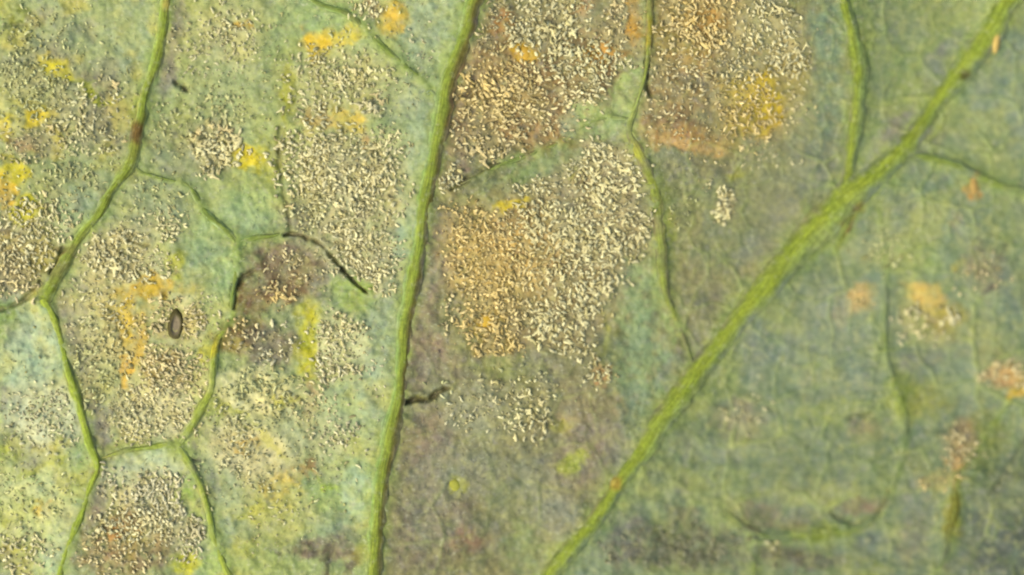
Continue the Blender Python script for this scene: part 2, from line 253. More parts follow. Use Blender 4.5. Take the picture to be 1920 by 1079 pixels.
    ('E', 1480, 600, 110, 76, -40, (131, 144, 121), .85), ('E', 1640, 450, 60, 40, 0, (138, 147, 109), .7), ('E', 1606, 556, 18, 28, 0, (190, 162, 96), .95), ('E', 1622, 550, 14, 24, 0, (169, 153, 72), .7), ('E', 1580, 590, 14, 40, 0, (145, 138, 103), .6), ('E', 1665, 520, 22, 40, 0, (114, 136, 109), .7),
    ('E', 1725, 490, 34, 22, -10, (140, 164, 90), .8), ('E', 1735, 560, 44, 30, 30, (191, 166, 92), .92), ('E', 1770, 605, 50, 36, 10, (164, 153, 77), .85), ('E', 1718, 545, 10, 14, 0, (191, 147, 101), .8), ('E', 1798, 497, 24, 9, -10, (171, 164, 72), .8), ('E', 1850, 500, 52, 46, 0, (110, 107, 85), .88), ('E', 1838, 462, 16, 8, 10, (53, 55, 46), .8), ('E', 1884, 478, 11, 18, 0, (66, 64, 61), .8),
    ('E', 1858, 547, 20, 9, -10, (72, 70, 64), .8), ('E', 1905, 540, 30, 80, 0, (103, 120, 96), .8), ('E', 1740, 640, 40, 26, 0, (156, 162, 96), .7), ('E', 1720, 680, 34, 16, 0, (120, 120, 101), .7), ('E', 1840, 620, 50, 44, 0, (118, 131, 96), .7), ('E', 1850, 660, 60, 18, 0, (140, 144, 81), .7),
    ('E', 1690, 735, 36, 50, 0, (138, 153, 61), .85), ('E', 1755, 740, 54, 34, 0, (144, 151, 81), .8), ('E', 1715, 760, 22, 20, 0, (138, 127, 68), .7), ('E', 1800, 720, 50, 34, 0, (138, 158, 114), .7), ('E', 1888, 702, 48, 20, 8, (191, 153, 98), .92), ('E', 1862, 695, 22, 10, 0, (202, 171, 129), .8), ('E', 1905, 738, 22, 16, 10, (199, 166, 52), .9),
    ('E', 1540, 700, 36, 36, 0, (127, 145, 75), .75), ('E', 1600, 720, 60, 40, 0, (127, 144, 112), .7), ('E', 1555, 775, 52, 30, 0, (147, 162, 88), .8), ('E', 1385, 780, 50, 36, 0, (140, 134, 107), .75), ('E', 1400, 810, 30, 22, 0, (131, 118, 92), .6), ('E', 1618, 812, 30, 16, 0, (125, 116, 92), .75), ('E', 1580, 850, 160, 44, 0, (123, 140, 98), .8),
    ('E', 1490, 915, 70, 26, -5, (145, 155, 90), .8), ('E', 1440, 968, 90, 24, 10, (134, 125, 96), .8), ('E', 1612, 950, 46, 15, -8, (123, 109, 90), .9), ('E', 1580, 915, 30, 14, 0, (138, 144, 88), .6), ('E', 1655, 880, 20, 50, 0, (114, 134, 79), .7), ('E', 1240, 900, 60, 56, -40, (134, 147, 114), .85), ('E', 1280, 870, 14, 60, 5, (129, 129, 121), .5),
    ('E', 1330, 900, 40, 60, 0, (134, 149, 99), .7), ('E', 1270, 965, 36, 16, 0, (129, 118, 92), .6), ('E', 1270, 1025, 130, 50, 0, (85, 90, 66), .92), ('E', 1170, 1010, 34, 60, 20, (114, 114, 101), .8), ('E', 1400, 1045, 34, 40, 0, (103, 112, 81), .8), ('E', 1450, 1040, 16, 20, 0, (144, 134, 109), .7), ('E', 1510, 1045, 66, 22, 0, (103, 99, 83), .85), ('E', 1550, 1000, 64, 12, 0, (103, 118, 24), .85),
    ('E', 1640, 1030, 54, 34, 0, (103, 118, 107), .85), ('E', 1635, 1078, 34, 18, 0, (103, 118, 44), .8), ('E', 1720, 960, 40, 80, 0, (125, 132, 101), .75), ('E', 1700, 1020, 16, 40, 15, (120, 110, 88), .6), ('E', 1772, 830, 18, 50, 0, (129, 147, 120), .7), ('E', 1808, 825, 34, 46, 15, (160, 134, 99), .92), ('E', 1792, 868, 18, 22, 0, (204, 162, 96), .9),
    ('E', 1770, 905, 50, 14, -10, (158, 144, 81), .75), ('E', 1792, 960, 20, 60, 4, (109, 107, 29), .9), ('E', 1850, 820, 44, 50, 25, (123, 132, 57), .8), ('E', 1840, 890, 26, 40, 20, (114, 134, 64), .7), ('E', 1895, 990, 95, 150, 20, (84, 96, 80), 1.0), ('E', 1800, 1040, 50, 40, 0, (112, 120, 90), .6), ('E', 1775, 1060, 12, 8, -30, (48, 48, 52), .8),  # the big dark corner ellipse is fold shading painted into the colour
]
# patches beyond the frame, so that the leaf goes on
for k in range(46):
    a = rng.uniform(0, 2 * math.pi); rr = rng.uniform(1.12, 1.75)
    xx, yy = CX + 1060 * rr * math.cos(a) * 1.05, CY + 640 * rr * math.sin(a) * 1.1
    if -70 < xx < 1990 and -70 < yy < 1150:
        continue
    col = [TEAL, (150, 130, 92), (206, 172, 70), (142, 132, 104), (156, 176, 110), (168, 150, 96)][k % 6]
    TISSUE.append(('*', xx, yy, rng.uniform(50, 110), rng.uniform(40, 80), rng.uniform(0, 180), col, .7))

def ellipse(x, y, cx, cy, rx, ry, turn):
    t = math.radians(turn); c, s = math.cos(t), math.sin(t)
    dx, dy = x - cx, y - cy
    return np.hypot((dx * c + dy * s) / rx, (-dx * s + dy * c) / ry)

TISSUE_BALANCE = np.array([1.0, .975, .86])
# sharper-edged scars: x, y, rx, ry, turn, colour, cover
CRISP = [
    (1590, 426, 54, 5, 119, (116, 94, 44), .85), (1612, 388, 12, 12, 0, (140, 118, 56), .7), (1420, 820, 50, 30, 0, (158, 168, 96), .5), (1560, 930, 90, 20, -5, (162, 170, 96), .5), (1700, 760, 60, 40, 0, (158, 168, 82), .5), (1840, 620, 60, 30, 10, (160, 168, 96), .5), (1700, 480, 60, 24, 0, (164, 176, 106), .5),
    (480, 806, 96, 11, 42, (184, 188, 82), .6), (534, 170, 9, 80, 6, (150, 158, 62), .6), (140, 155, 60, 9, 38, (176, 182, 76), .6), (80, 872, 70, 9, -22, (176, 184, 70), .7), (526, 275, 4, 60, -2, (104, 104, 62), .5),
    (112, 575, 14, 30, 20, (132, 128, 118), .8), (140, 640, 13, 60, -14, (134, 130, 118), .8), (164, 715, 13, 60, -12, (132, 126, 118), .85), (188, 800, 20, 50, -8, (126, 122, 116), .9), (196, 850, 34, 18, 0, (128, 124, 116), .8), (190, 905, 22, 40, 14, (128, 124, 118), .85), (170, 960, 18, 30, 20, (130, 120, 108), .8),
    (330, 60, 15, 80, 10, (136, 132, 114), .75), (312, 150, 14, 40, 14, (134, 130, 118), .7), (370, 880, 10, 26, -15, (132, 132, 120), .7), (365, 840, 14, 14, 0, (130, 130, 118), .7), (395, 905, 10, 40, -14, (140, 146, 128), .7),
    (600, 1032, 66, 22, 0, (112, 102, 86), .85), (655, 1000, 30, 16, 0, (126, 128, 110), .6), (621, 1062, 9, 30, 4, (84, 78, 60), .85), (657, 1048, 8, 34, -6, (88, 84, 66), .8), (515, 1036, 10, 10, 0, (86, 88, 62), .7),
    (575, 620, 26, 60, 0, (190, 192, 60), .6), (330, 490, 22, 22, 0, (182, 188, 76), .7), (110, 262, 10, 24, 0, (206, 198, 66), .7), (30, 322, 26, 16, 20, (206, 196, 70), .7), (640, 74, 34, 12, -5, (206, 194, 90), .7), (656, 232, 34, 16, 10, (204, 188, 92), .6), (600, 228, 30, 12, 0, (196, 178, 104), .6),
    (120, 478, 20, 20, 0, (112, 90, 58), .7), (92, 505, 18, 16, 0, (92, 84, 56), .7), (14, 262, 9, 12, 0, (96, 80, 50), .8), (255, 262, 26, 12, 10, (120, 104, 76), .6),
    (1270, 236, 66, 14, 3, (122, 100, 68), .8), (1270, 205, 50, 16, 0, (140, 116, 80), .5), (1280, 262, 84, 25, 4, (182, 154, 100), .9), (1300, 272, 50, 8, 6, (206, 180, 126), .6), (1300, 254, 46, 6, 4, (160, 122, 78), .6), (1225, 262, 14, 20, 0, (176, 132, 80), .6),
    (545, 485, 80, 30, 18, (108, 92, 74), .8), (520, 530, 60, 40, 10, (104, 86, 62), .8), (470, 570, 34, 32, 0, (100, 76, 46), .85), (445, 635, 46, 22, -10, (98, 78, 42), .85), (505, 645, 62, 32, 0, (98, 90, 78), .85), (470, 605, 40, 18, 0, (120, 104, 60), .7), (425, 622, 12, 16, 0, (110, 78, 34), .6),
    (1440, 195, 20, 66, 2, (238, 210, 60), 1.0), (1425, 150, 16, 20, 0, (230, 204, 70), .8), (1405, 185, 50, 40, 30, (208, 188, 84), .6), (1425, 235, 30, 24, 0, (206, 186, 80), .6), (1385, 235, 44, 20, -20, (200, 184, 100), .4), (1470, 150, 26, 50, 20, (196, 178, 100), .35), (1400, 225, 18, 18, 0, (212, 190, 84), .6), (1425, 192, 8, 3, 0, (96, 84, 30), .7),
    (588, 84, 30, 20, -10, (226, 196, 60), .7), (738, 28, 22, 30, 0, (222, 188, 80), .7), (45, 398, 28, 30, 0, (212, 210, 48), 1.0), (8, 350, 20, 32, 0, (234, 198, 50), 1.0), (75, 222, 36, 18, -15, (222, 206, 60), .95), (6, 240, 16, 28, 0, (216, 204, 62), .9), (30, 325, 34, 22, 20, (214, 204, 66), .8), (465, 292, 40, 20, 20, (218, 204, 52), .95), (95, 124, 34, 15, 35, (212, 208, 66), .9), (176, 181, 26, 10, 38, (184, 190, 66), .8),
    (578, 650, 18, 54, 0, (196, 194, 40), .8), (238, 705, 16, 34, 10, (234, 188, 70), 1.0), (234, 605, 18, 56, 0, (222, 194, 78), .85), (266, 645, 12, 40, 12, (222, 188, 80), .75), (290, 538, 42, 17, -20, (208, 178, 60), .9), (355, 1058, 24, 18, -25, (190, 192, 56), .8), (522, 750, 18, 10, 10, (206, 206, 84), .7),
    (1606, 556, 16, 26, 0, (212, 178, 102), .85), (1618, 572, 14, 14, 0, (176, 160, 88), .6), (1736, 560, 44, 26, 34, (206, 182, 100), .8), (1705, 600, 16, 26, 0, (190, 178, 110), .6), (1776, 590, 30, 18, 15, (190, 174, 78), .7), (1750, 592, 24, 10, 10, (150, 128, 88), .6), (1888, 700, 40, 15, 8, (198, 170, 108), .85), (1905, 738, 18, 11, 10, (222, 184, 44), .9),
    (1808, 822, 28, 36, 15, (166, 146, 104), .85), (1792, 866, 14, 16, 0, (222, 186, 120), .85), (1800, 845, 24, 8, -30, (140, 108, 66), .6), (1790, 965, 12, 48, 4, (116, 114, 26), .85), (1612, 950, 40, 11, -8, (130, 116, 86), .8), (1612, 938, 34, 4, -8, (96, 82, 62), .6), (1545, 1001, 56, 10, 0, (108, 122, 22), .8), (1440, 985, 60, 8, 12, (116, 98, 66), .6), (1618, 800, 26, 10, 0, (128, 114, 88), .7), (1612, 784, 30, 4, -4, (86, 92, 52), .7),
    (1836, 462, 13, 6, 10, (52, 54, 42), .85), (1884, 478, 8, 15, 0, (66, 64, 58), .8), (1858, 547, 16, 6, -10, (66, 64, 56), .85), (1830, 500, 34, 20, 20, (118, 108, 82), .6), (1775, 1060, 10, 5, -30, (48, 48, 50), .85),
    (963, 383, 30, 10, -12, (226, 206, 72), .8), (985, 98, 15, 15, 0, (214, 180, 64), .6), (1190, 55, 9, 24, 0, (206, 164, 70), .8), (770, 958, 8, 8, 0, (92, 84, 66), .8), (1070, 866, 26, 12, -15, (162, 172, 80), .7),
]
def tissue_colour(x, y):
    R = region_masks(x, y)
    near = 1 - .25 * sstep(1250, 1500, x)
    wx = x + 15 * fbm(x, y, 46, 3) + near * (11 * vnoise(x, y, 17, 5) + 7 * vnoise(x, y, 8, 6))
    wy = y + 13 * fbm(x, y, 46, 9) + near * (11 * vnoise(x, y, 17, 8) + 7 * vnoise(x, y, 8, 10))
    fleck = np.clip(.86 + .75 * near * (.6 * vnoise(x, y, 15, 12) + .6 * vnoise(x, y, 8, 14)), 0, 1.12)
    col = np.zeros(x.shape + (3,))
    for k, c in BASE.items():
        col += R[k][:, None] * alb(c)
    for reg, cx, cy, rx, ry, turn, c, a in TISSUE:
        rm = max(rx, ry) * 1.5 + 30
        ii = np.nonzero((np.abs(x - cx) < rm) & (np.abs(y - cy) < rm))[0]
        if not len(ii):
            continue
        d = ellipse(wx[ii], wy[ii], cx, cy, rx, ry, turn)
        w = np.clip(a * (1 - sstep(0.55, 1.3, d)) * R[reg][ii] * fleck[ii], 0, 1)[:, None]
        col[ii] = col[ii] * (1 - w) + alb(c) * w
    # drifts of fresher and of duller tissue
    f1 = fbm(x, y, 95, 301, 3); f2 = fbm(x, y, 70, 311, 3)
    w = (.34 * sstep(.08, .45, f1) * (R['L'] + R['B'] + .3 * R['C']))[:, None]; col = col * (1 - w) + alb((170, 180, 96)) * w
    w = (.36 * sstep(.10, .45, f2) * (R['C'] + R['E'] + R['D']))[:, None]; col = col * (1 - w) + alb((124, 134, 78)) * w
    col = col * (1 - .20 * R['E'] * sstep(560, 850, y) * sstep(1200, 1450, x) )[:, None]  # not tissue: dims the lower right in colour, as light falling off
    w = (.34 * sstep(.10, .45, -f1))[:, None]; col = col * (1 - w) + alb((136, 146, 118)) * w
    for cx, cy, rx, ry, turn, c, a in CRISP:
        rm = max(rx, ry) * 1.5 + 30
        ii = np.nonzero((np.abs(x - cx) < rm) & (np.abs(y - cy) < rm))[0]
        if not len(ii):
            continue
        d = ellipse(x[ii] + .8 * (wx - x)[ii], y[ii] + .8 * (wy - y)[ii], cx, cy, rx, ry, turn)
        w = np.clip(a * (1 - sstep(.45, 1.3, d)) * (.35 + .65 * fleck[ii]), 0, 1)[:, None]
        col[ii] = col[ii] * (1 - w) + alb(c) * w
    f3 = fbm(x, y, 58, 321, 3); f4 = fbm(x, y, 72, 331, 3)
    low = sstep(450, 750, y)
    w = (.5 * sstep(.08, .42, f3) * (R['L'] * (.9 - .2 * low) + .55 * R['B'] * (.4 + .6 * low)))[:, None]; col = col * (1 - w) + alb((204, 194, 88)) * w
    w = (.36 * sstep(.10, .45, -f3) * R['L'])[:, None]; col = col * (1 - w) + alb((138, 132, 118)) * w
    corner = 1 - sstep(1500, 1950, x * .8 + y * .62)
    w = (.52 * sstep(.05, .38, f4) * (R['E'] + .6 * R['D']) * (.3 + .7 * corner))[:, None]; col = col * (1 - w) + alb((156, 168, 92)) * w
    w = (.36 * sstep(.10, .45, -f4) * (R['E'] + .6 * R['D']) * (.1 + .9 * corner))[:, None]; col = col * (1 - w) + alb((152, 160, 134)) * w
    lum = (col @ np.array([.3, .6, .1]))[:, None]
    col = np.clip(lum + (col - lum) * 1.10, .008, .9) * TISSUE_BALANCE
    col[:, 0] = np.maximum(col[:, 0], .74 * col[:, 1])
    col[:, 2] = np.minimum(col[:, 2] * (1 + .16 * (R['E'] + R['D'])), (.42 + .12 * (R['E'] + R['D'])) * col[:, 1] + .16 * col[:, 0])
    return col

def height(x, y, fine=True):
    """height of the blade above the mean plane, in pixels"""
    h = -84 * sstep(900, 1650, x + 0.7 * (y - 540))
    h = h + 22 * fbm(x, y, 240, 21, 2)
    g = np.zeros_like(x)
    for c in vein_c.values():
        d, w = dist_field(x, y, c, 120)
        g = np.maximum(g, w * (0.34 * np.exp(-(d / (w * 2.1)) ** 2) + 0.34 * np.exp(-(d / 60.0))) - 0.045 * w)
    for c in veinlet_c.values():
        d, w = dist_field(x, y, c, 50)
        g = np.maximum(g, w * (0.6 * np.exp(-(d / (w * 2.0)) ** 2) + 0.3 * np.exp(-d / 24.0)) - 0.04 * w)
    h = h + g
    if fine:
        wr = sstep(1280, 1480, x) * sstep(520, 760, y)
        bx_ = x + 34 * fbm(x, y, 150, 51, 2); by_ = y + 0.0011 * (x - 1560) ** 2 * np.sign(880 - y) * .5 + 26 * fbm(x, y, 130, 53, 2)
        h = h + wr * (3.0 * vnoise(bx_ / 3.0, by_, 22, 55) + 1.4 * vnoise(bx_ / 2.4, by_, 11, 57))
        for c, dep in furrow_c:
            d, w = dist_field(x, y, c, 40)
            d = d + 2.8 * vnoise(x, y, 9, 47)
            dp = dep * (.85 + .3 * vnoise(x, y, 26, 46))
            h = h - dp * np.exp(-(d / w) ** 2) + 0.15 * dp * np.exp(-((d - 2.4 * w) / (1.6 * w)) ** 2)
        rough = 1 - 0.75 * sstep(1250, 1450, x)
        h = h + 6.5 * fbm(x, y, 62, 31, 2) * (0.4 + 0.6 * rough) + (2.6 * vnoise(x, y, 19, 37) + 1.5 * vnoise(x, y, 9.5, 39) + 0.9 * vnoise(x, y, 5.6, 41)) * (0.25 + 0.75 * rough)
    return h

def world_of(x, y, z):
    """photograph pixel and height in pixels to metres, along the sight line so that the slope of the leaf is allowed for"""
    f = (DIST - z * S) / DIST
    return np.stack([(x - CX) * S * f, (CY - y) * S * f, z * S], -1)

def make_mesh(name, verts, faces, smooth=True):
    me = bpy.data.meshes.new(name)
    verts = np.ascontiguousarray(verts, np.float32); faces = np.ascontiguousarray(faces, np.int32)
    n = faces.shape[1]
    me.vertices.add(len(verts)); me.vertices.foreach_set('co', verts.ravel())
    me.loops.add(faces.size); me.loops.foreach_set('vertex_index', faces.ravel())
    me.polygons.add(len(faces))
    me.polygons.foreach_set('loop_start', np.arange(0, faces.size, n, dtype=np.int32))
    me.polygons.foreach_set('use_smooth', np.full(len(faces), smooth))
    me.update(calc_edges=True)
    return me

def set_colour(me, col, name='tint'):
    at = me.attributes.new(name, 'FLOAT_COLOR', 'POINT')
    c = np.ones((len(me.vertices), 4), np.float32); c[:, :3] = col
    at.data.foreach_set('color', c.ravel())

def add(name, me, mat, parent=None):
    o = bpy.data.objects.new(name, me)
    if mat:
        me.materials.append(mat)
    scene.collection.objects.link(o)
    o.parent = parent
    return o

# ------------------------------------------------------------------ mildew: patches of pale spore grains
CREAM = (246, 239, 176); WHITE = (244, 238, 184); GOLDEN = (252, 228, 148); GREENISH = (222, 224, 152); PINKISH = (242, 228, 164); DULL = (168, 168, 128)
# patch, region, x, y, rx, ry, turn, density, size, tint
MILDEW = [
    ('edge', 'L', 60, 150, 90, 70, 20, .55, .9, GREENISH), ('edge', 'L', 170, 190, 60, 45, 0, .45, 1.0, WHITE), ('edge', 'L', 150, 250, 80, 40, 0, .55, 1.0, CREAM), ('edge', 'L', 60, 270, 70, 40, 0, .45, .9, PINKISH),
    ('edge', 'L', 130, 330, 60, 40, 0, .35, .9, GREENISH), ('edge', 'L', 60, 440, 80, 70, 0, .75, 1.0, CREAM), ('edge', 'L', 30, 520, 50, 40, 0, .7, .9, PINKISH), ('edge', 'L', 90, 60, 80, 50, 0, .25, .8, GREENISH),
    ('low_edge', 'L', 90, 780, 70, 60, 0, .5, .8, WHITE), ('low_edge', 'L', 60, 930, 70, 60, 0, .35, .8, GREENISH), ('low_edge', 'L', 40, 1030, 50, 50, 0, .45, .9, CREAM), ('low_edge', 'L', 40, 800, 40, 40, 0, .3, .9, WHITE),
    ('upper', 'B', 420, 60, 90, 60, 0, .45, .85, CREAM), ('upper', 'B', 400, 110, 80, 40, 0, .4, .8, WHITE), ('knot', 'B', 400, 275, 52, 48, 0, .75, 1.25, CREAM), ('knot', 'B', 410, 210, 70, 40, 0, .35, .9, GREENISH),
    ('knot', 'B', 330, 260, 50, 60, 0, .25, .85, GREENISH), ('crown', 'B', 640, 140, 100, 55, 10, .6, .9, CREAM), ('crown', 'B', 580, 205, 50, 35, 0, .65, .95, CREAM), ('crown', 'B', 695, 205, 26, 14, 0, .6, 1.0, WHITE), ('crown', 'B', 690, 20, 30, 26, 0, .6, .95, CREAM), ('crown', 'B', 780, 90, 34, 50, 0, .25, .7, WHITE),
    ('white', 'B', 600, 300, 85, 62, 0, .92, 1.05, CREAM), ('white', 'B', 700, 300, 66, 60, 0, .8, 1.0, CREAM), ('white', 'B', 650, 380, 105, 70, 0, .88, 1.0, CREAM), ('white', 'B', 680, 470, 76, 70, 30, .85, 1.0, CREAM), ('white', 'B', 706, 535, 34, 26, 30, .8, 1.0, CREAM), ('white', 'B', 580, 400, 40, 40, 0, .6, .9, GREENISH),
    ('cell', 'B', 300, 425, 50, 34, 0, .75, 1.05, CREAM), ('cell', 'B', 220, 470, 70, 46, -15, .85, 1.0, CREAM), ('cell', 'B', 260, 500, 60, 34, 0, .7, .95, CREAM), ('cell', 'B', 180, 580, 60, 60, 0, .5, .85, CREAM), ('cell', 'B', 330, 600, 60, 45, 0, .6, .95, PINKISH),
    ('cell', 'B', 190, 680, 60, 80, 0, .55, .85, GREENISH), ('cell', 'B', 310, 700, 70, 60, 0, .75, .9, PINKISH), ('cell', 'B', 290, 775, 90, 56, 0, .82, .85, CREAM), ('cell', 'B', 240, 640, 40, 60, 0, .35, .9, GOLDEN), ('cell', 'B', 400, 590, 30, 40, 0, .3, .7, WHITE),
    ('rusty', 'B', 545, 500, 80, 48, 20, .34, .9, PINKISH), ('rusty', 'B', 530, 545, 46, 30, 0, .35, .95, GOLDEN), ('rusty', 'B', 500, 640, 60, 40, 0, .35, .95, WHITE), ('rusty', 'B', 440, 620, 40, 30, 0, .4, .9, GOLDEN),
    ('lower', 'B', 640, 640, 50, 62, 0, .72, .95, CREAM), ('lower', 'B', 620, 690, 30, 30, 0, .7, 1.1, WHITE), ('lower', 'B', 490, 740, 80, 50, 0, .55, .85, GREENISH), ('lower', 'B', 590, 770, 50, 60, 0, .45, .9, PINKISH), ('lower', 'B', 620, 810, 50, 34, 0, .5, .85, WHITE),
    ('lower', 'B', 450, 810, 60, 40, 30, .5, .85, CREAM), ('lower', 'B', 470, 870, 60, 50, 30, .45, .85, CREAM), ('lower', 'B', 690, 700, 30, 80, 0, .15, .7, WHITE), ('lower', 'B', 500, 980, 60, 50, 0, .15, .7, CREAM), ('lower', 'B', 410, 770, 40, 40, 0, .3, .8, GREENISH),
    ('base_cell', 'B', 290, 930, 80, 44, 0, .8, 1.0, WHITE), ('base_cell', 'B', 260, 985, 95, 34, 0, .85, 1.0, CREAM), ('base_cell', 'B', 230, 1040, 90, 34, 0, .45, .95, PINKISH), ('base_cell', 'B', 350, 1000, 34, 50, 0, .65, 1.1, WHITE), ('base_cell', 'B', 200, 900, 30, 40, 0, .4, .9, WHITE),
    ('top', 'C', 1020, 50, 90, 60, 0, .82, 1.15, CREAM), ('top', 'C', 930, 60, 40, 60, 0, .55, 1.0, PINKISH), ('top', 'C', 1090, 110, 100, 50, 0, .78, 1.05, CREAM), ('top', 'C', 930, 170, 85, 80, 0, .88, 1.0, GOLDEN), ('top', 'C', 1020, 190, 80, 66, 0, .85, .95, PINKISH), ('top', 'C', 930, 250, 80, 46, -15, .78, .95, PINKISH), ('top', 'C', 1110, 160, 50, 40, 0, .7, .95, CREAM),
    ('top', 'C', 845, 335, 22, 22, 0, .6, 1.15, CREAM), ('top', 'C', 1160, 40, 30, 50, 0, .6, 1.0, PINKISH), ('top', 'C', 870, 200, 24, 80, 10, .5, 1.0, PINKISH),
    ('brownish', 'C', 1310, 45, 90, 55, 0, .8, .95, GOLDEN), ('brownish', 'C', 1430, 60, 70, 50, 0, .85, 1.05, CREAM), ('brownish', 'C', 1470, 110, 46, 46, 0, .8, 1.05, CREAM), ('brownish', 'C', 1290, 130, 70, 50, 0, .45, .85, PINKISH), ('brownish', 'C', 1390, 130, 40, 40, 0, .65, 1.0, CREAM), ('brownish', 'C', 1410, 205, 70, 70, 0, .72, .95, GOLDEN), ('brownish', 'C', 1480, 200, 40, 60, 0, .4, .8, CREAM), ('brownish', 'C', 1280, 215, 60, 26, 0, .3, .8, PINKISH), ('brownish', 'C', 1440, 290, 60, 26, 0, .25, .75, CREAM), ('brownish', 'C', 1250, 50, 26, 60, 0, .5, .9, PINKISH),
    ('gold', 'C', 950, 490, 105, 90, 0, .97, .95, GOLDEN), ('gold', 'C', 880, 430, 46, 50, 0, .75, 1.0, GOLDEN), ('gold', 'C', 1010, 420, 60, 50, 0, .9, 1.05, CREAM), ('gold', 'C', 1130, 330, 76, 60, 10, .85, 1.05, CREAM), ('gold', 'C', 1130, 430, 95, 60, 0, .9, 1.15, CREAM), ('gold', 'C', 1080, 500, 90, 66, 0, .92, 1.1, CREAM), ('gold', 'C', 1050, 580, 85, 66, 0, .9, 1.1, CREAM), ('gold', 'C', 920, 600, 60, 62, 0, .8, 1.0, GOLDEN), ('gold', 'C', 1080, 640, 40, 34, 0, .6, 1.05, CREAM), ('gold', 'C', 930, 650, 50, 22, 0, .7, .95, GOLDEN), ('gold', 'C', 1000, 350, 50, 24, 0, .6, 1.0, CREAM), ('gold', 'C', 850, 560, 30, 60, 0, .4, .95, PINKISH), ('gold', 'C', 1190, 440, 34, 50, 0, .7, 1.1, CREAM), ('gold', 'C', 1125, 285, 34, 24, 0, .8, 1.05, CREAM),
    ('small', 'C', 1362, 372, 24, 16, 50, .85, 1.25, CREAM), ('small', 'C', 1366, 400, 18, 24, 20, .7, 1.2, CREAM), ('small', 'C', 1330, 348, 26, 10, 0, .5, 1.0, CREAM), ('small', 'C', 1275, 400, 24, 26, 0, .25, .9, GREENISH),
    ('sparse', 'C', 990, 780, 50, 40, 0, .45, 1.15, CREAM), ('sparse', 'C', 890, 770, 60, 36, 0, .3, .9, WHITE), ('sparse', 'C', 1125, 700, 24, 26, 0, .55, 1.0, CREAM), ('sparse', 'C', 1000, 740, 60, 34, 0, .3, .95, CREAM), ('sparse', 'C', 930, 740, 50, 30, 0, .25, .9, PINKISH),
    ('pale_side', 'E', 1650, 460, 50, 40, 0, .35, .95, GREENISH), ('pale_side', 'E', 1740, 600, 60, 40, 0, .3, .95, CREAM), ('pale_side', 'E', 1615, 560, 30, 26, 0, .3, .9, GOLDEN), ('pale_side', 'E', 1790, 595, 20, 14, 0, .5, 1.1, WHITE), ('pale_side', 'E', 1850, 510, 50, 44, 0, .2, .9, PINKISH), ('pale_side', 'E', 1400, 770, 46, 30, 0, .25, .9, CREAM),
    ('tan_side', 'E', 1800, 840, 36, 46, 10, .5, .95, PINKISH), ('tan_side', 'E', 1770, 905, 40, 14, 0, .4, .9, GOLDEN), ('tan_side', 'E', 1880, 700, 46, 20, 0, .45, .95, PINKISH),
    ('dim_low', 'E', 1270, 1030, 120, 46, 0, .42, .95, DULL), ('dim_low', 'E', 1470, 1050, 70, 26, 0, .3, .9, DULL), ('dim_low', 'E', 1450, 1020, 16, 14, 0, .4, 1.0, CREAM),
]
MILDEW += [('upper', 'B', 420, 120, 120, 130, 0, .16, .75, GREENISH), ('edge', 'L', 110, 220, 150, 180, 0, .2, .75, GREENISH), ('lower', 'B', 520, 850, 140, 140, 0, .16, .75, GREENISH),
    ('crown', 'B', 690, 130, 110, 120, 0, .16, .75, GREENISH), ('low_edge', 'L', 70, 850, 90, 190, 0, .14, .75, GREENISH), ('cell', 'B', 300, 390, 70, 60, 0, .28, .8, GREENISH), ('sparse', 'C', 950, 740, 130, 60, 0, .12, .8, GREENISH),
    ('brownish', 'C', 1340, 150, 140, 130, 0, .3, .75, PINKISH), ('lower', 'B', 660, 760, 70, 120, 0, .1, .75, WHITE)]
for k in range(16):                                     # beyond the frame
    a = rng.uniform(0, 2 * math.pi); rr = rng.uniform(1.1, 1.45)
    xx, yy = CX + 1080 * rr * math.cos(a), CY + 680 * rr * math.sin(a)
    if -60 < xx < 1980 and -60 < yy < 1140:
        continue
    MILDEW.append(('beyond', '*', xx, yy, rng.uniform(60, 100), rng.uniform(40, 70), 0, .6, 1.0, [CREAM, WHITE, GOLDEN][k % 3]))

def jitter_points(step):
    x = np.arange(-330, 2250, step); y = np.arange(-280, 1360, step)
    X, Y = np.meshgrid(x, y)
    X = X + (np.arange(len(y)) % 2)[:, None] * step * .5
    X = X.ravel() + rng.uniform(-.55, .55, X.size) * step; Y = Y.ravel() + rng.uniform(-.55, .55, Y.size) * step
    return X, Y

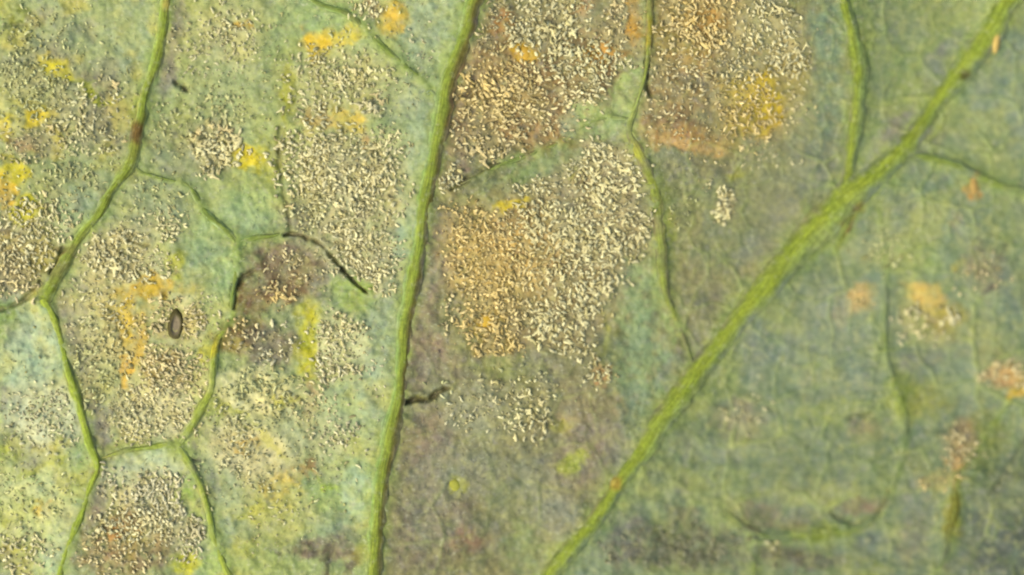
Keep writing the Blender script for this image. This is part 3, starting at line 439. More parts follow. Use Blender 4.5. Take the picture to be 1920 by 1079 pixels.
def mildew_field(X, Y):
    R = region_masks(X, Y)
    wx = X + 16 * fbm(X, Y, 52, 103); wy = Y + 16 * fbm(X, Y, 52, 109)
    dens = np.zeros(X.shape); size = np.ones(X.shape); tint = np.zeros(X.shape + (3,)); who = np.full(X.shape, -1)
    wsum = np.zeros(X.shape)
    for i, (pn, reg, cx, cy, rx, ry, turn, de, sz, tn) in enumerate(MILDEW):
        d = ellipse(wx, wy, cx, cy, rx, ry, turn)
        w = de * (1 - sstep(.4, 1.45, d)) * (R[reg] > .5)
        u = w > dens
        who[u] = i; dens = np.maximum(dens, w); size[u] = sz
        tint += w[:, None] * lin(tn); wsum += w
    tint /= np.maximum(wsum, 1e-6)[:, None]
    # veins stay clear
    clear = np.ones(X.shape)
    for k, c in vein_c.items():
        d, w = dist_field(X, Y, c, 60)
        clear *= sstep(.85, 1.9, d / w)
    for k, c in veinlet_c.items():
        if k in FAINT: continue
        d, w = dist_field(X, Y, c, 30)
        clear *= .12 + .88 * sstep(.7, 1.6, d / w)
    for c, dep in furrow_c:
        d, w = dist_field(X, Y, c, 24)
        clear *= .1 + .9 * sstep(.6, 1.4, d / w)
    for cx, cy, rx, ry, turn in [(1172, 170, 26, 62, 6), (1130, 222, 70, 34, 15), (960, 322, 85, 22, -14), (1050, 292, 46, 22, -15), (440, 470, 60, 60, 0), (420, 540, 24, 50, 0), (660, 560, 44, 34, 40), (480, 445, 60, 30, 0), (363, 935, 16, 44, -8), (329, 611, 19, 38, 8)]:
        clear *= .06 + .94 * sstep(.7, 1.25, ellipse(wx, wy, cx, cy, rx, ry, turn))
    return dens * clear, size, tint, who

# ------------------------------------------------------------------ materials
def new_mat(name):
    m = bpy.data.materials.new(name); m.use_nodes = True
    n = m.node_tree.nodes; n.clear()
    out = n.new('ShaderNodeOutputMaterial'); p = n.new('ShaderNodeBsdfPrincipled')
    m.node_tree.links.new(p.outputs[0], out.inputs[0])
    return m, n, m.node_tree.links, p

def tex_noise(n, l, vec, scale, detail=3, rough=0.6):
    t = n.new('ShaderNodeTexNoise'); t.inputs['Scale'].default_value = scale
    t.inputs['Detail'].default_value = detail; t.inputs['Roughness'].default_value = rough
    l.new(vec, t.inputs['Vector'])
    return t.outputs[0]

def ramp(n, l, src, stops):
    r = n.new('ShaderNodeValToRGB')
    while len(r.color_ramp.elements) < len(stops):
        r.color_ramp.elements.new(0.5)
    for e, (p, v) in zip(r.color_ramp.elements, stops):
        e.position = p; e.color = (v, v, v, 1) if np.isscalar(v) else (*v, 1)
    l.new(src, r.inputs[0])
    return r.outputs[0]

def mixc(n, l, a, b, fac, mode='MIX'):
    m = n.new('ShaderNodeMix'); m.data_type = 'RGBA'; m.blend_type = mode
    if np.isscalar(fac): m.inputs[0].default_value = fac
    else: l.new(fac, m.inputs[0])
    l.new(a, m.inputs[6])
    if isinstance(b, tuple): m.inputs[7].default_value = (*b, 1)
    else: l.new(b, m.inputs[7])
    return m.outputs[2]

PX = 1.0 / S
def blade_material():
    m, n, l, p = new_mat('leaf_tissue')
    tc = n.new('ShaderNodeTexCoord'); v = tc.outputs['Object']
    at = n.new('ShaderNodeAttribute'); at.attribute_name = 'tint'
    c = at.outputs['Color']
    cells = ramp(n, l, tex_noise(n, l, v, PX / 11, 3, .65), [(.28, .70), (.5, 1.0), (.74, 1.26)])
    c = mixc(n, l, c, cells, 0.85, 'MULTIPLY')
    patches = ramp(n, l, tex_noise(n, l, v, PX / 44, 3, .6), [(.3, (.78, .87, .95)), (.7, (1.22, 1.13, .96))])
    c = mixc(n, l, c, patches, 0.9, 'MULTIPLY')
    warm = ramp(n, l, tex_noise(n, l, v, PX / 17, 2, .6), [(.52, 0.0), (.74, .30)])
    c = mixc(n, l, c, (.31, .30, .085), warm)
    off = n.new('ShaderNodeVectorMath'); off.inputs[1].default_value = (.31, .17, .0); l.new(v, off.inputs[0])
    cool = ramp(n, l, tex_noise(n, l, off.outputs[0], PX / 15, 2, .6), [(.56, 0.0), (.76, .30)])
    c = mixc(n, l, c, (.165, .155, .145), cool)
    pale = ramp(n, l, tex_noise(n, l, v, PX / 7.5, 2, .6), [(.58, 0.0), (.74, .35)])
    c = mixc(n, l, c, (.36, .37, .22), pale)
    l.new(c, p.inputs['Base Color'])
    p.inputs['Roughness'].default_value = .62
    p.inputs['Specular IOR Level'].default_value = .28
    b = n.new('ShaderNodeBump'); b.inputs['Strength'].default_value = .55; b.inputs['Distance'].default_value = 2.6 * S
    l.new(tex_noise(n, l, v, PX / 8, 4, .62), b.inputs['Height']); l.new(b.outputs[0], p.inputs['Normal'])
    return m

def vein_material():
    m, n, l, p = new_mat('vein_tissue')
    uv = n.new('ShaderNodeUVMap'); uv.uv_map = 'along'
    mp = n.new('ShaderNodeMapping'); mp.inputs['Scale'].default_value = (1.0, 0.11, 1.0); l.new(uv.outputs[0], mp.inputs[0])
    at = n.new('ShaderNodeAttribute'); at.attribute_name = 'tint'
    streak = tex_noise(n, l, mp.outputs[0], 0.20, 3, .6)
    c = mixc(n, l, at.outputs['Color'], ramp(n, l, streak, [(.3, .58), (.52, 1.0), (.72, 1.45)]), .9, 'MULTIPLY')
    tc = n.new('ShaderNodeTexCoord')
    blot = tex_noise(n, l, tc.outputs['Object'], PX / 34, 3, .6)
    c = mixc(n, l, c, ramp(n, l, blot, [(.3, (.84, .9, .8)), (.7, (1.16, 1.1, 1.15))]), .8, 'MULTIPLY')
    grain = tex_noise(n, l, tc.outputs['Object'], PX / 9, 3, .65)
    c = mixc(n, l, c, ramp(n, l, grain, [(.28, .66), (.5, 1.0), (.72, 1.34)]), .85, 'MULTIPLY')
    frost = ramp(n, l, tex_noise(n, l, tc.outputs['Object'], PX / 13, 4, .7), [(.56, 0.0), (.72, .45)])
    c = mixc(n, l, c, (.27, .29, .15), frost)
    l.new(c, p.inputs['Base Color'])
    p.inputs['Roughness'].default_value = .7; p.inputs['Specular IOR Level'].default_value = .2
    b = n.new('ShaderNodeBump'); b.inputs['Strength'].default_value = .8; b.inputs['Distance'].default_value = 2.6 * S
    hs = n.new('ShaderNodeMath'); hs.operation = 'ADD'; l.new(streak, hs.inputs[0]); l.new(grain, hs.inputs[1])
    l.new(hs.outputs[0], b.inputs['Height']); l.new(b.outputs[0], p.inputs['Normal'])
    return m

def spore_material(name, vary=False):
    m, n, l, p = new_mat(name)
    at = n.new('ShaderNodeAttribute'); at.attribute_name = 'tint'
    c = at.outputs['Color']
    if vary:
        oi = n.new('ShaderNodeObjectInfo')
        c = mixc(n, l, c, ramp(n, l, oi.outputs['Random'], [(0, (.74, .72, .66)), (.5, (.96, .92, .82)), (1, (1.08, 1.08, 1.0))]), 1.0, 'MULTIPLY')
    tc = n.new('ShaderNodeTexCoord')
    c = mixc(n, l, c, ramp(n, l, tex_noise(n, l, tc.outputs['Object'], PX / 6 if not vary else 6.0, 2), [(.3, .86), (.7, 1.12)]), .8, 'MULTIPLY')
    l.new(c, p.inputs['Base Color'])
    p.inputs['Roughness'].default_value = .75; p.inputs['Specular IOR Level'].default_value = .2
    return m

M_BLADE = blade_material(); M_VEIN = vein_material(); M_SPORE = spore_material('mildew_spores'); M_TUFT = spore_material('spore_tuft', True)
M_DOWN = spore_material('leaf_down')

# ------------------------------------------------------------------ the leaf: blade
def axis(lo, f0, f1, hi, step, outer):
    a = np.arange(f0, f1 + step, step)
    b = np.arange(f0 - outer, lo - outer, -outer)[::-1]; c = np.arange(a[-1] + outer, hi + outer, outer)
    return np.concatenate([b, a, c])

leaf = bpy.data.objects.new('leaf', None); scene.collection.objects.link(leaf)
leaf.empty_display_size = 0.002
leaf['label'] = 'green leaf underside with raised veins, yellow blotches and patches of pale mildew'
leaf['category'] = 'leaf'

def leaf_outline(x, y):
    """beyond the frame the sheet is drawn in to the rounded outline of a leaf"""
    X, Y = x - CX, y - CY
    u, v = np.abs(X) / 1060, np.abs(Y) / 630
    t = np.maximum(u, v)
    corner = (np.minimum(u, v) / np.maximum(t, 1e-6)) ** 2
    k = 1 - 0.30 * corner * sstep(1.0, 1.75, t) + 0.02 * sstep(1.2, 1.8, t) * np.sin(np.arctan2(Y, X) * 23)
    return CX + X * k, CY + Y * k

ax = axis(-1250, -70, 1990, 3170, 2.7, 20.0)
ay = axis(-800, -60, 1140, 1880, 2.7, 20.0)
gx, gy = np.meshgrid(ax, ay)
ny, nx = gx.shape
fx, fy = leaf_outline(gx.ravel(), gy.ravel())
fz = height(fx, fy)
edge = np.zeros((ny, nx), bool); edge[[0, -1]] = True; edge[:, [0, -1]] = True
fz = np.where(edge.ravel(), fz - 9, fz)
front = world_of(fx, fy, fz)
idx = np.arange(ny * nx).reshape(ny, nx)
q = np.stack([idx[:-1, :-1], idx[1:, :-1], idx[1:, 1:], idx[:-1, 1:]], -1).reshape(-1, 4)
# the other face of the leaf, 0.35 mm below, on a coarser grid
bi = np.unique(np.concatenate([np.arange(0, ny, 8), [ny - 1]])); bj = np.unique(np.concatenate([np.arange(0, nx, 8), [nx - 1]]))
back = front.reshape(ny, nx, 3)[np.ix_(bi, bj)].copy(); back[..., 2] -= 34 * S
bx = np.arange(len(bi) * len(bj)).reshape(len(bi), len(bj)) + ny * nx
qb = np.stack([bx[:-1, :-1], bx[:-1, 1:], bx[1:, 1:], bx[1:, :-1]], -1).reshape(-1, 4)
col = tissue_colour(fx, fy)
# tissue takes on the green of a vein right beside it, and dies back brown in the cracks
for k, c in list(vein_c.items()) + list(veinlet_c.items()):
    d, w = dist_field(fx, fy, c, 130)
    big = k in vein_c
    dn = d + w * .7 * vnoise(fx, fy, 22, 205)
    t = ((0.8 if big else 0.62 if k not in FAINT else .4) * np.exp(-(np.maximum(dn, 0) / (w * (1.5 if big else 2.3))) ** 2) * (1 if not big else 1))[:, None]
    col = col * (1 - t) + alb((138, 160, 62)) * t
for c, dep in furrow_c:
    d, w = dist_field(fx, fy, c, 40)
    d = d + 3.0 * vnoise(fx, fy, 9, 47)
    t = (np.exp(-(d / (w * .95)) ** 2) * min(.92, dep / 17) * np.clip(.9 + .4 * vnoise(fx, fy, 26, 46), 0, 1))[:, None]
    col = col * (1 - t) + alb((104, 96, 62)) * t
film, _, ftint, _ = mildew_field(fx, fy)
keep_yellow = sstep(.66, .80, 1 - col[:, 2] / np.maximum(col[:, 0], 1e-4))
t = (np.clip(film, 0, 1) * .66 * (1 - .7 * keep_yellow) * (.65 + .35 * vnoise(fx, fy, 13, 207)))[:, None]
col = col * (1 - t) + ftint / K * np.array([.70, .71, .64]) * t
# thin pale bloom of the fungus: region, x, y, rx, ry, turn, colour, cover
BLOOM = [
    ('B', 480, 735, 90, 50, 10, (230, 228, 172), .9), ('B', 470, 845, 90, 55, 30, (226, 220, 170), .75), ('B', 290, 775, 95, 58, 0, (216, 214, 166), .65), ('B', 640, 640, 56, 60, 0, (208, 214, 166), .6),
    ('B', 275, 880, 80, 34, 0, (200, 212, 178), .6), ('L', 85, 780, 75, 75, 0, (214, 224, 190), .75), ('L', 60, 960, 80, 90, 0, (214, 220, 156), .65), ('L', 60, 660, 70, 70, 0, (196, 214, 176), .55), ('B', 580, 810, 80, 50, 0, (196, 204, 158), .5),
    ('C', 945, 485, 105, 82, 0, (246, 216, 138), .85), ('C', 930, 180, 80, 80, 0, (206, 180, 124), .35), ('B', 650, 380, 110, 110, 0, (196, 192, 148), .35), ('C', 1100, 430, 110, 130, 0, (198, 188, 144), .35), ('B', 220, 480, 80, 45, -20, (208, 200, 150), .45), ('B', 200, 640, 80, 110, 0, (208, 206, 146), .42), ('B', 270, 960, 90, 60, 0, (206, 198, 150), .45), ('L', 70, 200, 100, 90, 0, (204, 204, 140), .4), ('B', 420, 70, 80, 60, 0, (198, 198, 142), .45), ('B', 400, 270, 50, 45, 0, (206, 202, 150), .4), ('B', 340, 600, 50, 60, 0, (214, 206, 156), .5),
    ('L', 50, 460, 70, 70, 0, (204, 194, 142), .4), ('C', 1060, 590, 90, 60, 0, (196, 182, 134), .35), ('B', 500, 950, 90, 60, 0, (190, 192, 132), .4), ('C', 1430, 80, 70, 70, 0, (204, 190, 140), .4), ('B', 640, 150, 90, 60, 0, (196, 194, 138), .35),
]
Rb = region_masks(fx, fy)
speck = np.clip(.85 + .5 * vnoise(fx, fy, 12, 411) + .4 * vnoise(fx, fy, 6.5, 413), 0, 1.2)
holes = sstep(.62, 1.0, vnoise(fx, fy, 13, 401) + .5 * vnoise(fx, fy, 7, 403))
bsum = np.zeros(fx.shape)
for reg, cx, cy, rx, ry, turn, c, al in BLOOM:
    d = ellipse(fx + 16 * vnoise(fx, fy, 30, 421), fy + 16 * vnoise(fx, fy, 30, 423), cx, cy, rx, ry, turn)
    w = al * (1 - sstep(.5, 1.35, d)) * Rb[reg]
    bsum = np.maximum(bsum, w)
    w = np.clip(w * speck * (1 - .75 * keep_yellow), 0, .95)[:, None]
    col = col * (1 - w) + alb(c) * TISSUE_BALANCE * np.array([1, 1, .93]) * w
t = (.28 * holes * np.clip(bsum * 1.6, 0, 1))[:, None]
col = col * (1 - t) + alb((116, 110, 70)) * t
front[:, 2] -= 3.0 * S * holes * np.clip(bsum * 1.6, 0, 1)
def net(x, y, cell, seed):
    x = x + 12 * vnoise(x, y, 40, seed + 5); y = y + 12 * vnoise(x, y, 40, seed + 7)
    ix = np.floor(x / cell); iy = np.floor(y / cell)
    f1 = np.full(x.shape, 1e9); f2 = f1.copy()
    for dx in (-1, 0, 1):
        for dy in (-1, 0, 1):
            a_, b_ = ix + dx, iy + dy
            d = np.hypot((a_ + .15 + .7 * lattice(a_, b_, seed)) * cell - x, (b_ + .15 + .7 * lattice(a_, b_, seed + 1)) * cell - y)
            f2 = np.where(d < f1, f1, np.minimum(f2, d)); f1 = np.minimum(f1, d)
    return f2 - f1
nw = np.maximum(sstep(1180, 1320, fx), .5) * np.clip(1 - film * 1.5 - bsum, 0, 1)
for cell, wd, st in ((92, 6.0, .5), (38, 3.6, .32)):
    e = np.exp(-(net(fx, fy, cell, 500 + cell) / wd) ** 2) * nw * np.clip(.6 + .7 * vnoise(fx, fy, 60, 520 + cell), 0, 1)
    front[:, 2] += 3.2 * (wd / 6) * S * e
    t = (st * e)[:, None]
    col = col * (1 - t) + alb((152, 168, 82)) * t
me = make_mesh('blade', np.vstack([front, back.reshape(-1, 3)]), np.vstack([q, qb]))
set_colour(me, np.vstack([col, np.tile(alb((120, 150, 80)), (back.shape[0] * back.shape[1], 1))]))
blade = add('blade', me, M_BLADE, leaf)

# ------------------------------------------------------------------ the leaf: veins, each a strip of its own
VEIN_SPOTS = [  # x, y, r, colour, cover
    (255, 250, 24, (112, 82, 34), .9), (247, 285, 20, (128, 130, 44), .6), (1812, 142, 12, (92, 84, 26), .8), (1155, 905, 14, (178, 150, 50), .85), (1150, 890, 10, (160, 120, 70), .6),
    (1615, 390, 14, (126, 118, 44), .7), (1590, 425, 16, (116, 94, 48), .9), (1845, 35, 12, (84, 110, 30), .6), (315, 10, 14, (186, 158, 84), .5), (105, 505, 26, (126, 118, 70), .6), (135, 468, 12, (120, 110, 60), .5),
    (1400, 992, 16, (120, 100, 60), .6), (1790, 900, 20, (176, 140, 70), .7), (397, 650, 20, (196, 184, 44), .8), (240, 845, 20, (120, 130, 80), .5), (1216, 60, 30, (170, 156, 40), .8), (1200, 290, 30, (190, 190, 50), .7), (1218, 330, 30, (160, 170, 52), .5),
    (175, 182, 30, (170, 182, 70), .7), (100, 125, 30, (200, 190, 60), .8), (452, 778, 40, (180, 184, 62), .7), (560, 880, 30, (184, 150, 80), .7), (1180, 190, 40, (166, 182, 96), .6), (534, 190, 50, (158, 160, 56), .6), (660, 40, 26, (118, 124, 70), .6), (90, 860, 50, (188, 188, 66), .7),
]
def build_vein(name, key, c, base, rise, side=None, solid=False, soft=.5, weight=1.0):
    n = len(c)
    d = np.gradient(c[:, :2], axis=0); d /= np.linalg.norm(d, axis=1)[:, None] + 1e-9
    nrm = np.stack([-d[:, 1], d[:, 0]], -1)
    nrm[nrm[:, 0] < 0] *= -1 if abs(nrm[:, 0].mean()) > 0.35 and (nrm[:, 0] < 0).mean() < .15 else 1
    arc = np.concatenate([[0], np.cumsum(np.hypot(*np.diff(c[:, :2], axis=0).T))])
    u = np.linspace(-1, 1, 15)
    a = u * 1.9
    ca = u * 1.12
    sa = np.cos(u * math.pi / 2) ** 1.1
    wob = 1 + 0.26 * fbm(arc, arc * 0 + len(key) * 31.0, 70, 61) + .08 * vnoise(arc, arc * 0, 11, 62)
    endf = np.minimum(arc, arc[-1] - arc)
    tip = sstep(-2, 26, endf) if not solid else np.ones(n)
    r = c[:, 2] * wob * (.45 + .55 * tip)
    off = (2.6 * vnoise(arc, arc * 0 + 5.0, 60, 71 + len(key)))
    A2, U2 = np.tile(arc[:, None], (1, 15)), np.tile(u, (n, 1))
    ragged = 1 + (.16 if key != 'diagonal' else .08) * np.abs(U2) * vnoise(A2, np.sign(U2) * 300 + len(key), 17, 73)
    X = c[:, 0, None] + nrm[:, 0, None] * (r[:, None] * ca * ragged + off[:, None])
    Y = c[:, 1, None] + nrm[:, 1, None] * (r[:, None] * ca * ragged + off[:, None])
    h = height(c[:, 0], c[:, 1], False)
    ridg = 1 + 0.08 * np.sin(a * 6)[None, :] + 0.09 * vnoise(A2 / 3, U2 * 14, 5, 77)
    Z = h[:, None] + r[:, None] * rise * sa * ridg * tip[:, None] + (2.6 if rise > .2 else 1.6) * sa * tip[:, None] - 2.4 * np.abs(U2) ** 3 - 3.0 * (1 - tip[:, None])
    V = world_of(X.ravel(), Y.ravel(), Z.ravel())
    i = np.arange(n * 15).reshape(n, 15)
    f = np.stack([i[:-1, :-1], i[:-1, 1:], i[1:, 1:], i[1:, :-1]], -1).reshape(-1, 4)
    # faces must look up
    p0, p1, p2 = V[f[:, 0]], V[f[:, 1]], V[f[:, 2]]
    if np.cross(p1 - p0, p2 - p1)[:, 2].sum() < 0:
        f = f[:, ::-1]
    me = make_mesh(name, V, f)
    uv = me.uv_layers.new(name='along')
    vi = np.zeros(len(me.loops), np.int32); me.loops.foreach_get('vertex_index', vi)
    U = np.stack([np.tile(r[:, None] * a, (1, 1)).ravel(), np.tile(arc[:, None], (1, 15)).ravel()], -1)[vi]
    uv.data.foreach_set('uv', U.astype(np.float32).ravel())
    X, Y = X.ravel(), Y.ravel()
    col = np.tile(alb(base), (len(X), 1))
    t = (0.5 + 0.5 * vnoise(X, Y, 30, 81))[:, None] * .4
    col = col * (1 - t) + alb((150, 168, 66)) * t
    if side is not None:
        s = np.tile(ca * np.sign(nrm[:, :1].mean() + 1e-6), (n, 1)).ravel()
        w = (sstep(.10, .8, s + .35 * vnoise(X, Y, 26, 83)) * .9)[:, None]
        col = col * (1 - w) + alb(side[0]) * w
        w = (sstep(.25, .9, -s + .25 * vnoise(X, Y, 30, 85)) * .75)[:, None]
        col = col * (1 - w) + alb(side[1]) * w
    for cx, cy, rr, cc, al in VEIN_SPOTS:
        w = (al * (1 - sstep(.5, 1.25, np.hypot(X - cx, Y - cy) / rr + .25 * vnoise(X, Y, 14, 91))))[:, None]
        col = col * (1 - w) + alb(cc) * w
    w = (sstep(1.12, soft, np.abs(U2) + .30 * vnoise(A2, U2 * 12 + 40, 12, 95)) * (.15 + .85 * tip[:, None])).ravel()[:, None]
    if weight < 1:
        w = w * np.clip(weight * (1 + .9 * vnoise(X, Y, 24, 97)), 0, 1)[:, None]
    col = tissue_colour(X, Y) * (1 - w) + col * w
    set_colour(me, col)
    o = add(name, me, M_VEIN, leaf)
    return o

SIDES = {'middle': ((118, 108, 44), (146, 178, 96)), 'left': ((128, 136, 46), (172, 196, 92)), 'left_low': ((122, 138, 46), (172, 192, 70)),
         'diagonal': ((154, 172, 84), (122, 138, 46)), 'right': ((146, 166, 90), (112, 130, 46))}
LBL = {'middle': 'long straight green vein with a brown flank, crossing the whole leaf', 'left': 'slim bright vein with a brown knot', 'diagonal': 'thickest yellow-green vein, slanting across the leaf',
       'right': 'green vein joining the thickest one', 'left_low': 'curved bright vein below the fork'}
for k, c in vein_c.items():
    o = build_vein('vein', k, c, (156, 174, 50) if k == 'left_low' else (136, 152, 44) if k != 'diagonal' else (142, 158, 40), 0.30, SIDES[k], True, .40); o['label'] = LBL[k]
for k, c in veinlet_c.items():
    base = (160, 176, 56) if k in ('cell_side', 'cell_top', 'cell_low') else (122, 142, 58) if k not in ('spine_upper', 'side_twig') else (140, 152, 58)
    build_vein('veinlet', k, c, base, 0.22 if k in ('cell_side', 'cell_top', 'cell_low') else .08 if k not in FAINT else 0.03, soft=.3 if k not in FAINT else .0, weight=.5 if k in FAINT else .72 if k in ('spine_upper', 'right_arm') else .9)

def grains(P, az, L, r, tilt, bend, rings=5, sides=5):
    """bent, round-ended grains lying at P (pixel x, y, z): returns vertices (pixels) and faces"""
    n = len(P)
    s = np.linspace(0, 1, rings)
    prof = np.array([.55, .95, 1.0, 1.05, .6])[:rings] if rings == 5 else np.array([.9, 1.0, .55])
    d = np.stack([np.cos(az), np.sin(az)], -1); e = np.stack([-np.sin(az), np.cos(az)], -1)
    run = (s - .35)[None] * (L * np.cos(tilt))[:, None]
    lat = (bend * L)[:, None] * ((s - .4) ** 2)[None]
    up = s[None] * (L * np.sin(tilt))[:, None] + r[:, None] * .45
    cx = P[:, 0, None] + d[:, 0, None] * run + e[:, 0, None] * lat
    cy = P[:, 1, None] + d[:, 1, None] * run + e[:, 1, None] * lat
    cz = P[:, 2, None] + up
    th = np.linspace(0, 2 * math.pi, sides, endpoint=False)
    rad = r[:, None] * prof[None]
    st, ct = np.sin(tilt), np.cos(tilt)
    # ring plane spanned by e and the tilted normal
    ux = -d[:, 0] * st; uy = -d[:, 1] * st; uz = ct
    C, Sn = np.cos(th), np.sin(th)
    vx = cx[..., None] + rad[..., None] * (e[:, 0, None, None] * C + ux[:, None, None] * Sn)
    vy = cy[..., None] + rad[..., None] * (e[:, 1, None, None] * C + uy[:, None, None] * Sn)
    vz = cz[..., None] + rad[..., None] * (uz[:, None, None] * Sn)
    ringv = np.stack([vx, vy, vz], -1).reshape(n, rings * sides, 3)
    t0 = np.stack([cx[:, 0] - d[:, 0] * r * .5, cy[:, 0] - d[:, 1] * r * .5, cz[:, 0] - r * st * .5], -1)[:, None]
    t1 = np.stack([cx[:, -1] + d[:, 0] * r * .55, cy[:, -1] + d[:, 1] * r * .55, cz[:, -1] + r * st * .55], -1)[:, None]
    V = np.concatenate([ringv, t0, t1], 1)
    nv = rings * sides + 2
    f = []
    for a in range(rings - 1):
        for b in range(sides):
            b2 = (b + 1) % sides
            p, q_, r_, s_ = a * sides + b, a * sides + b2, (a + 1) * sides + b2, (a + 1) * sides + b
            f += [(p, s_, q_), (q_, s_, r_)]
    for b in range(sides):
        b2 = (b + 1) % sides
        f.append((nv - 2, b, b2)); f.append((nv - 1, (rings - 1) * sides + b2, (rings - 1) * sides + b))
    f = np.array(f)
    F = (f[None] + (np.arange(n) * nv)[:, None, None]).reshape(-1, 3)
    return V.reshape(-1, 3), F, nv

PATCH_LABEL = {
    'edge': 'scattered pale mildew among yellow blotches', 'low_edge': 'thin whitish mildew below the fork', 'upper': 'thin cream mildew', 'knot': 'cluster of coarse cream grains beside a yellow blotch',
    'crown': 'cream mildew under the dark cross vein', 'white': 'dense white mildew on grey tissue', 'cell': 'cream and orange mildew enclosed by veinlets', 'rusty': 'rust-brown patch with few pale grains',
    'lower': 'pale greenish mildew', 'base_cell': 'coarse cream mildew over brown tissue', 'top': 'cream mildew over brown tissue beside the long vein', 'brownish': 'golden mildew over tan tissue',
    'gold': 'largest mildew patch, golden with cream rim', 'small': 'tiny curl of cream grains', 'sparse': 'sparse pale grains on grey-green tissue', 'pale_side': 'sparse pale grains by orange spots',
    'tan_side': 'pinkish tan mildew spots', 'dim_low': 'dull olive fuzz', 'beyond': 'cream mildew'}

def sow(step, share):
    X, Y = jitter_points(step)
    dens, size, tint, who = mildew_field(X, Y)
    clump = 0.5 + 0.5 * fbm(X, Y, 30, 131, 2)
    keep = rng.random(X.size) < np.clip(dens * (0.15 + 1.6 * clump) * share, 0, .97)
    return X[keep], Y[keep], size[keep], tint[keep], who[keep]
coarse = sow(8.2, 1.0); small = sow(6.0, .8)
X, Y, size, tint, who = [np.concatenate(p) for p in zip(coarse, small)]
N = len(X); is_c = np.arange(N) < len(coarse[0])
az = 2.6 * fbm(X, Y, 170, 141, 1) + 2.1 + rng.normal(0, .75, N)
big = np.minimum(rng.gamma(5, 1 / 5, N), 1.75)
L = size * np.where(is_c, 4.2 + 5.0 * big, 1.8 + 3.2 * big) * rng.uniform(.7, 1.3, N) * (1 + .3 * vnoise(X, Y, 44, 145))
r = size * (1 + .22 * vnoise(X, Y, 44, 145)) * np.where(is_c, rng.uniform(1.9, 3.5, N), rng.uniform(1.2, 2.4, N))
tilt = rng.uniform(.05, 1.1, N)
bend = rng.normal(0, .7, N)
Z = height(X, Y)
shade = np.clip(np.where(is_c, rng.normal(.93, .16, N), rng.normal(.83, .16, N)), .45, 1.25)
gcol = tint / K * shade[:, None]
# some grains are old and have gone tan or grey-green
old = rng.random(N) < np.where(is_c, .16, .34)
gcol[old] = gcol[old] * np.array([.74, .71, .58])
gcol = np.clip(gcol, 0, .85)
patch_names = [m[0] for m in MILDEW]
who_name = np.array([patch_names[i] for i in who])
P = np.stack([X, Y, Z], -1)

# the 300 largest grains in view are tufts of their own
inview = (X > 8) & (X < 1912) & (Y > 8) & (Y < 1071)
score = np.where(inview & ~old, L * r * shade, -1)
tall = np.zeros(N, bool); tall[np.argsort(-score)[:300]] = True

patches = {}
for pn in dict.fromkeys(patch_names):
    m = (who_name == pn) & ~tall
    if not m.any():
        continue
    Vs, Fs, Cs, k0 = [], [], [], 0
    for mm, rings, sides in ((m & is_c, 5, 5), (m & ~is_c, 3, 4)):
        if not mm.any():
            continue
        V, F, nv = grains(P[mm], az[mm], L[mm], r[mm], tilt[mm], bend[mm], rings, sides)
        Vs.append(V); Fs.append(F + k0); Cs.append(np.repeat(gcol[mm], nv, 0)); k0 += len(V)
    V = np.vstack(Vs)
    me = make_mesh('mildew_patch', world_of(V[:, 0], V[:, 1], V[:, 2]), np.vstack(Fs)[:, ::-1])
    set_colour(me, np.vstack(Cs))
    o = add('mildew_patch', me, M_SPORE, leaf)
    o['kind'] = 'stuff'; o['label'] = PATCH_LABEL[pn]
    patches[pn] = o

# tuft shapes: a stalk with two or three bent arms, in pixels about the base
def tuft_mesh(seed):
    g = np.random.default_rng(seed)
    arms = [(0, 1.0, .3)] + [(g.uniform(.6, 1.3) * sg, g.uniform(.45, .75), g.uniform(.3, .7)) for sg in ((1, -1) if seed % 2 else (1,))]
    Vs, Fs, o = [], [], 0
    for a0, l0, tl in arms:
        V, F, nv = grains(np.array([[0., 0., 0.]]), np.array([a0]), np.array([1.0 * l0]), np.array([.20 * (.8 + .2 * l0)]), np.array([tl]), np.array([g.normal(0, .6)]))
        Vs.append(V); Fs.append(F + o); o += len(V)
    V = np.vstack(Vs); V[:, 1] *= -1
    me = make_mesh('spore_tuft', V, np.vstack(Fs))
    me.materials.append(M_TUFT)
    return me, o
base_t = [tuft_mesh(s) for s in range(4)]
tints = [CREAM, WHITE, GOLDEN, PINKISH, GREENISH, DULL]
protos = {}
for ti, tn in enumerate(tints):
    for bi_, (me0, cnt) in enumerate(base_t):
        me = me0.copy(); set_colour(me, np.tile(alb(tn), (cnt, 1))); protos[(ti, bi_)] = me
for me0, _ in base_t:
    bpy.data.meshes.remove(me0)
link = scene.collection.objects.link
tt = np.array([lin(t) for t in tints])
for j in np.nonzero(tall)[0]:
    ti = int(np.argmin(((tt - tint[j]) ** 2).sum(1)))
    o = bpy.data.objects.new('spore_tuft', protos[(ti, int(j) % 4)])
    o.location = world_of(X[j], Y[j], Z[j] + .4)
    o.rotation_euler = (0, 0, -az[j])
    k = (L[j] + .5) * S
    o.scale = (k, k * 1.05, k * .9)
    o.parent = patches[who_name[j]]
    link(o)

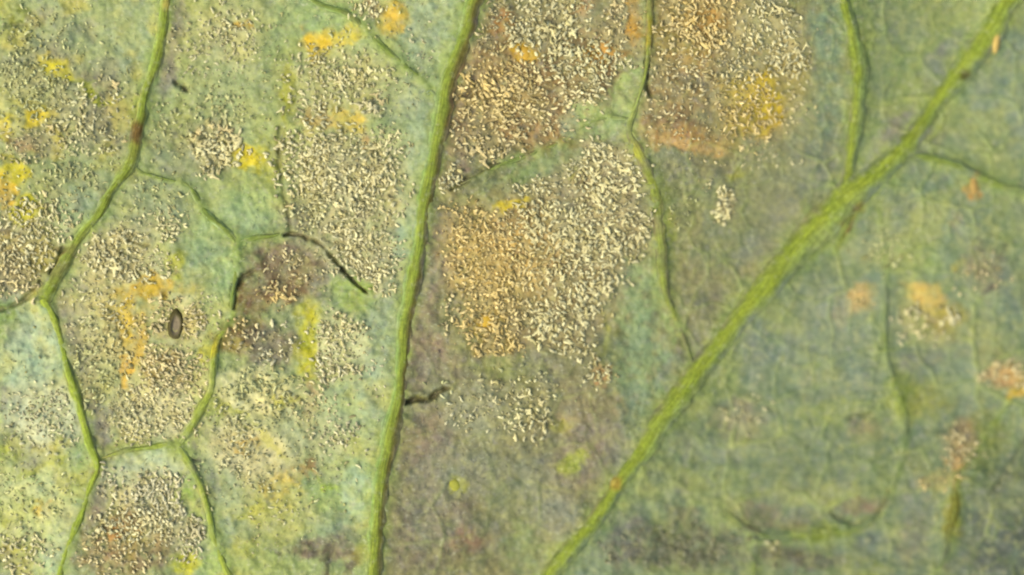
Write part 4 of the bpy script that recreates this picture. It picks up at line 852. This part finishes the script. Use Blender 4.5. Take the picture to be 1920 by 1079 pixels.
# ------------------------------------------------------------------ fine down and threads over the whole blade
X, Y = jitter_points(8.2)
inn = (X > -120) & (X < 2040) & (Y > -100) & (Y < 1180)
X, Y = X[inn], Y[inn]
dens, size, tint, who = mildew_field(X, Y)
m = fbm(X, Y, 70, 151, 2) * .5 + .5
keep = rng.random(X.size) < np.clip(.03 + .30 * m * (X < 1300) + .3 * dens, 0, .9)
clear = np.ones(X.shape)
for k, c in vein_c.items():
    d, w = dist_field(X, Y, c, 60); clear *= d > w * 1.1
keep &= clear > 0
X, Y, dens = X[keep], Y[keep], dens[keep]
N = len(X)
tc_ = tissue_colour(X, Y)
az = 3.0 * fbm(X, Y, 120, 161, 2) + rng.normal(0, .8, N)
L = rng.uniform(4, 10, N); r = rng.uniform(.6, 1.15, N)
V, F, nv = grains(np.stack([X, Y, height(X, Y)], -1), az, L, r, rng.uniform(.0, .22, N), rng.normal(0, .6, N), rings=3, sides=3)
me = make_mesh('leaf_down', world_of(V[:, 0], V[:, 1], V[:, 2]), F[:, ::-1])
lift = rng.uniform(.9, 1.45, N)[:, None]
set_colour(me, np.repeat(np.clip(tc_ * lift + .02 * lift, 0, .8), nv, 0))
o = add('leaf_down', me, M_DOWN, leaf); o['kind'] = 'stuff'

# ------------------------------------------------------------------ small things on the leaf
def lump(name, x, y, half_l, half_w, high, turn, colour, mat, parent=None, rough=.12, ring=False, seed=0):
    """an oval body, optionally with a sunken middle, resting on the blade"""
    nu, nv_ = 28, 12
    th = np.linspace(0, 2 * math.pi, nu, endpoint=False)
    rr = np.linspace(0, 1, nv_)
    T, R_ = np.meshgrid(th, rr)
    wob = 1 + rough * np.sin(T * 2 + seed) * .5 + rough * vnoise(np.cos(T) * 40 + 90, np.sin(T) * 40 + 90, 22, 200 + seed)
    lx = half_w * R_ * np.cos(T) * wob; ly = half_l * R_ * np.sin(T) * wob
    if ring:
        z = high * np.clip(np.sin(np.clip((R_ - .4) / .6, 0, 1) * math.pi), 0, 1) ** .7 + high * .12
        z = z * .8
    else:
        z = high * np.sqrt(np.clip(1 - R_ ** 2, 0, 1))
    t = math.radians(turn); c, s = math.cos(t), math.sin(t)
    px = x + lx * c - ly * s; py = y + lx * s + ly * c
    z0 = height(np.array([x]), np.array([y]))[0]
    zz = z0 + z - 2.0 * (R_ ** 4) * 2
    V = world_of(px.ravel(), py.ravel(), zz.ravel())
    i = np.arange(nu * nv_).reshape(nv_, nu)
    f = np.stack([i[:-1], np.roll(i[:-1], -1, 1), np.roll(i[1:], -1, 1), i[1:]], -1).reshape(-1, 4)
    me = make_mesh(name, V, f)
    cc = np.asarray(colour(R_.ravel(), T.ravel())) if callable(colour) else np.tile(alb(colour), (V.shape[0], 1))
    set_colour(me, cc)
    return add(name, me, mat, parent)

def husk_colour(R_, T):
    t = sstep(.42, .66, R_)[:, None]
    return alb((146, 134, 102)) * (1 - t) + alb((88, 82, 40)) * t
husk = lump('insect_husk', 329, 611, 33, 15, 9, 8, husk_colour, M_SPORE, None, ring=True)
husk['label'] = 'tiny dark brown oval husk with pale middle lying on cream mildew'
husk['category'] = 'husk'
for (x, y, hl, hw, hi, tn, cc) in [(1868, 66, 33, 9, 9, 6, (226, 194, 104)), (1826, 348, 22, 9, 6, 3, (190, 158, 84)), (985, 100, 15, 13, 5, 0, (212, 172, 60)), (912, 603, 14, 12, 5, 0, (214, 178, 58)), (1153, 905, 11, 9, 8, 20, (176, 160, 66)), (853, 909, 13, 12, 4, 0, (168, 170, 62))]:
    z = lump('blister', x, y, hl, hw, hi, tn, cc, M_SPORE, leaf, seed=int(x) % 7)
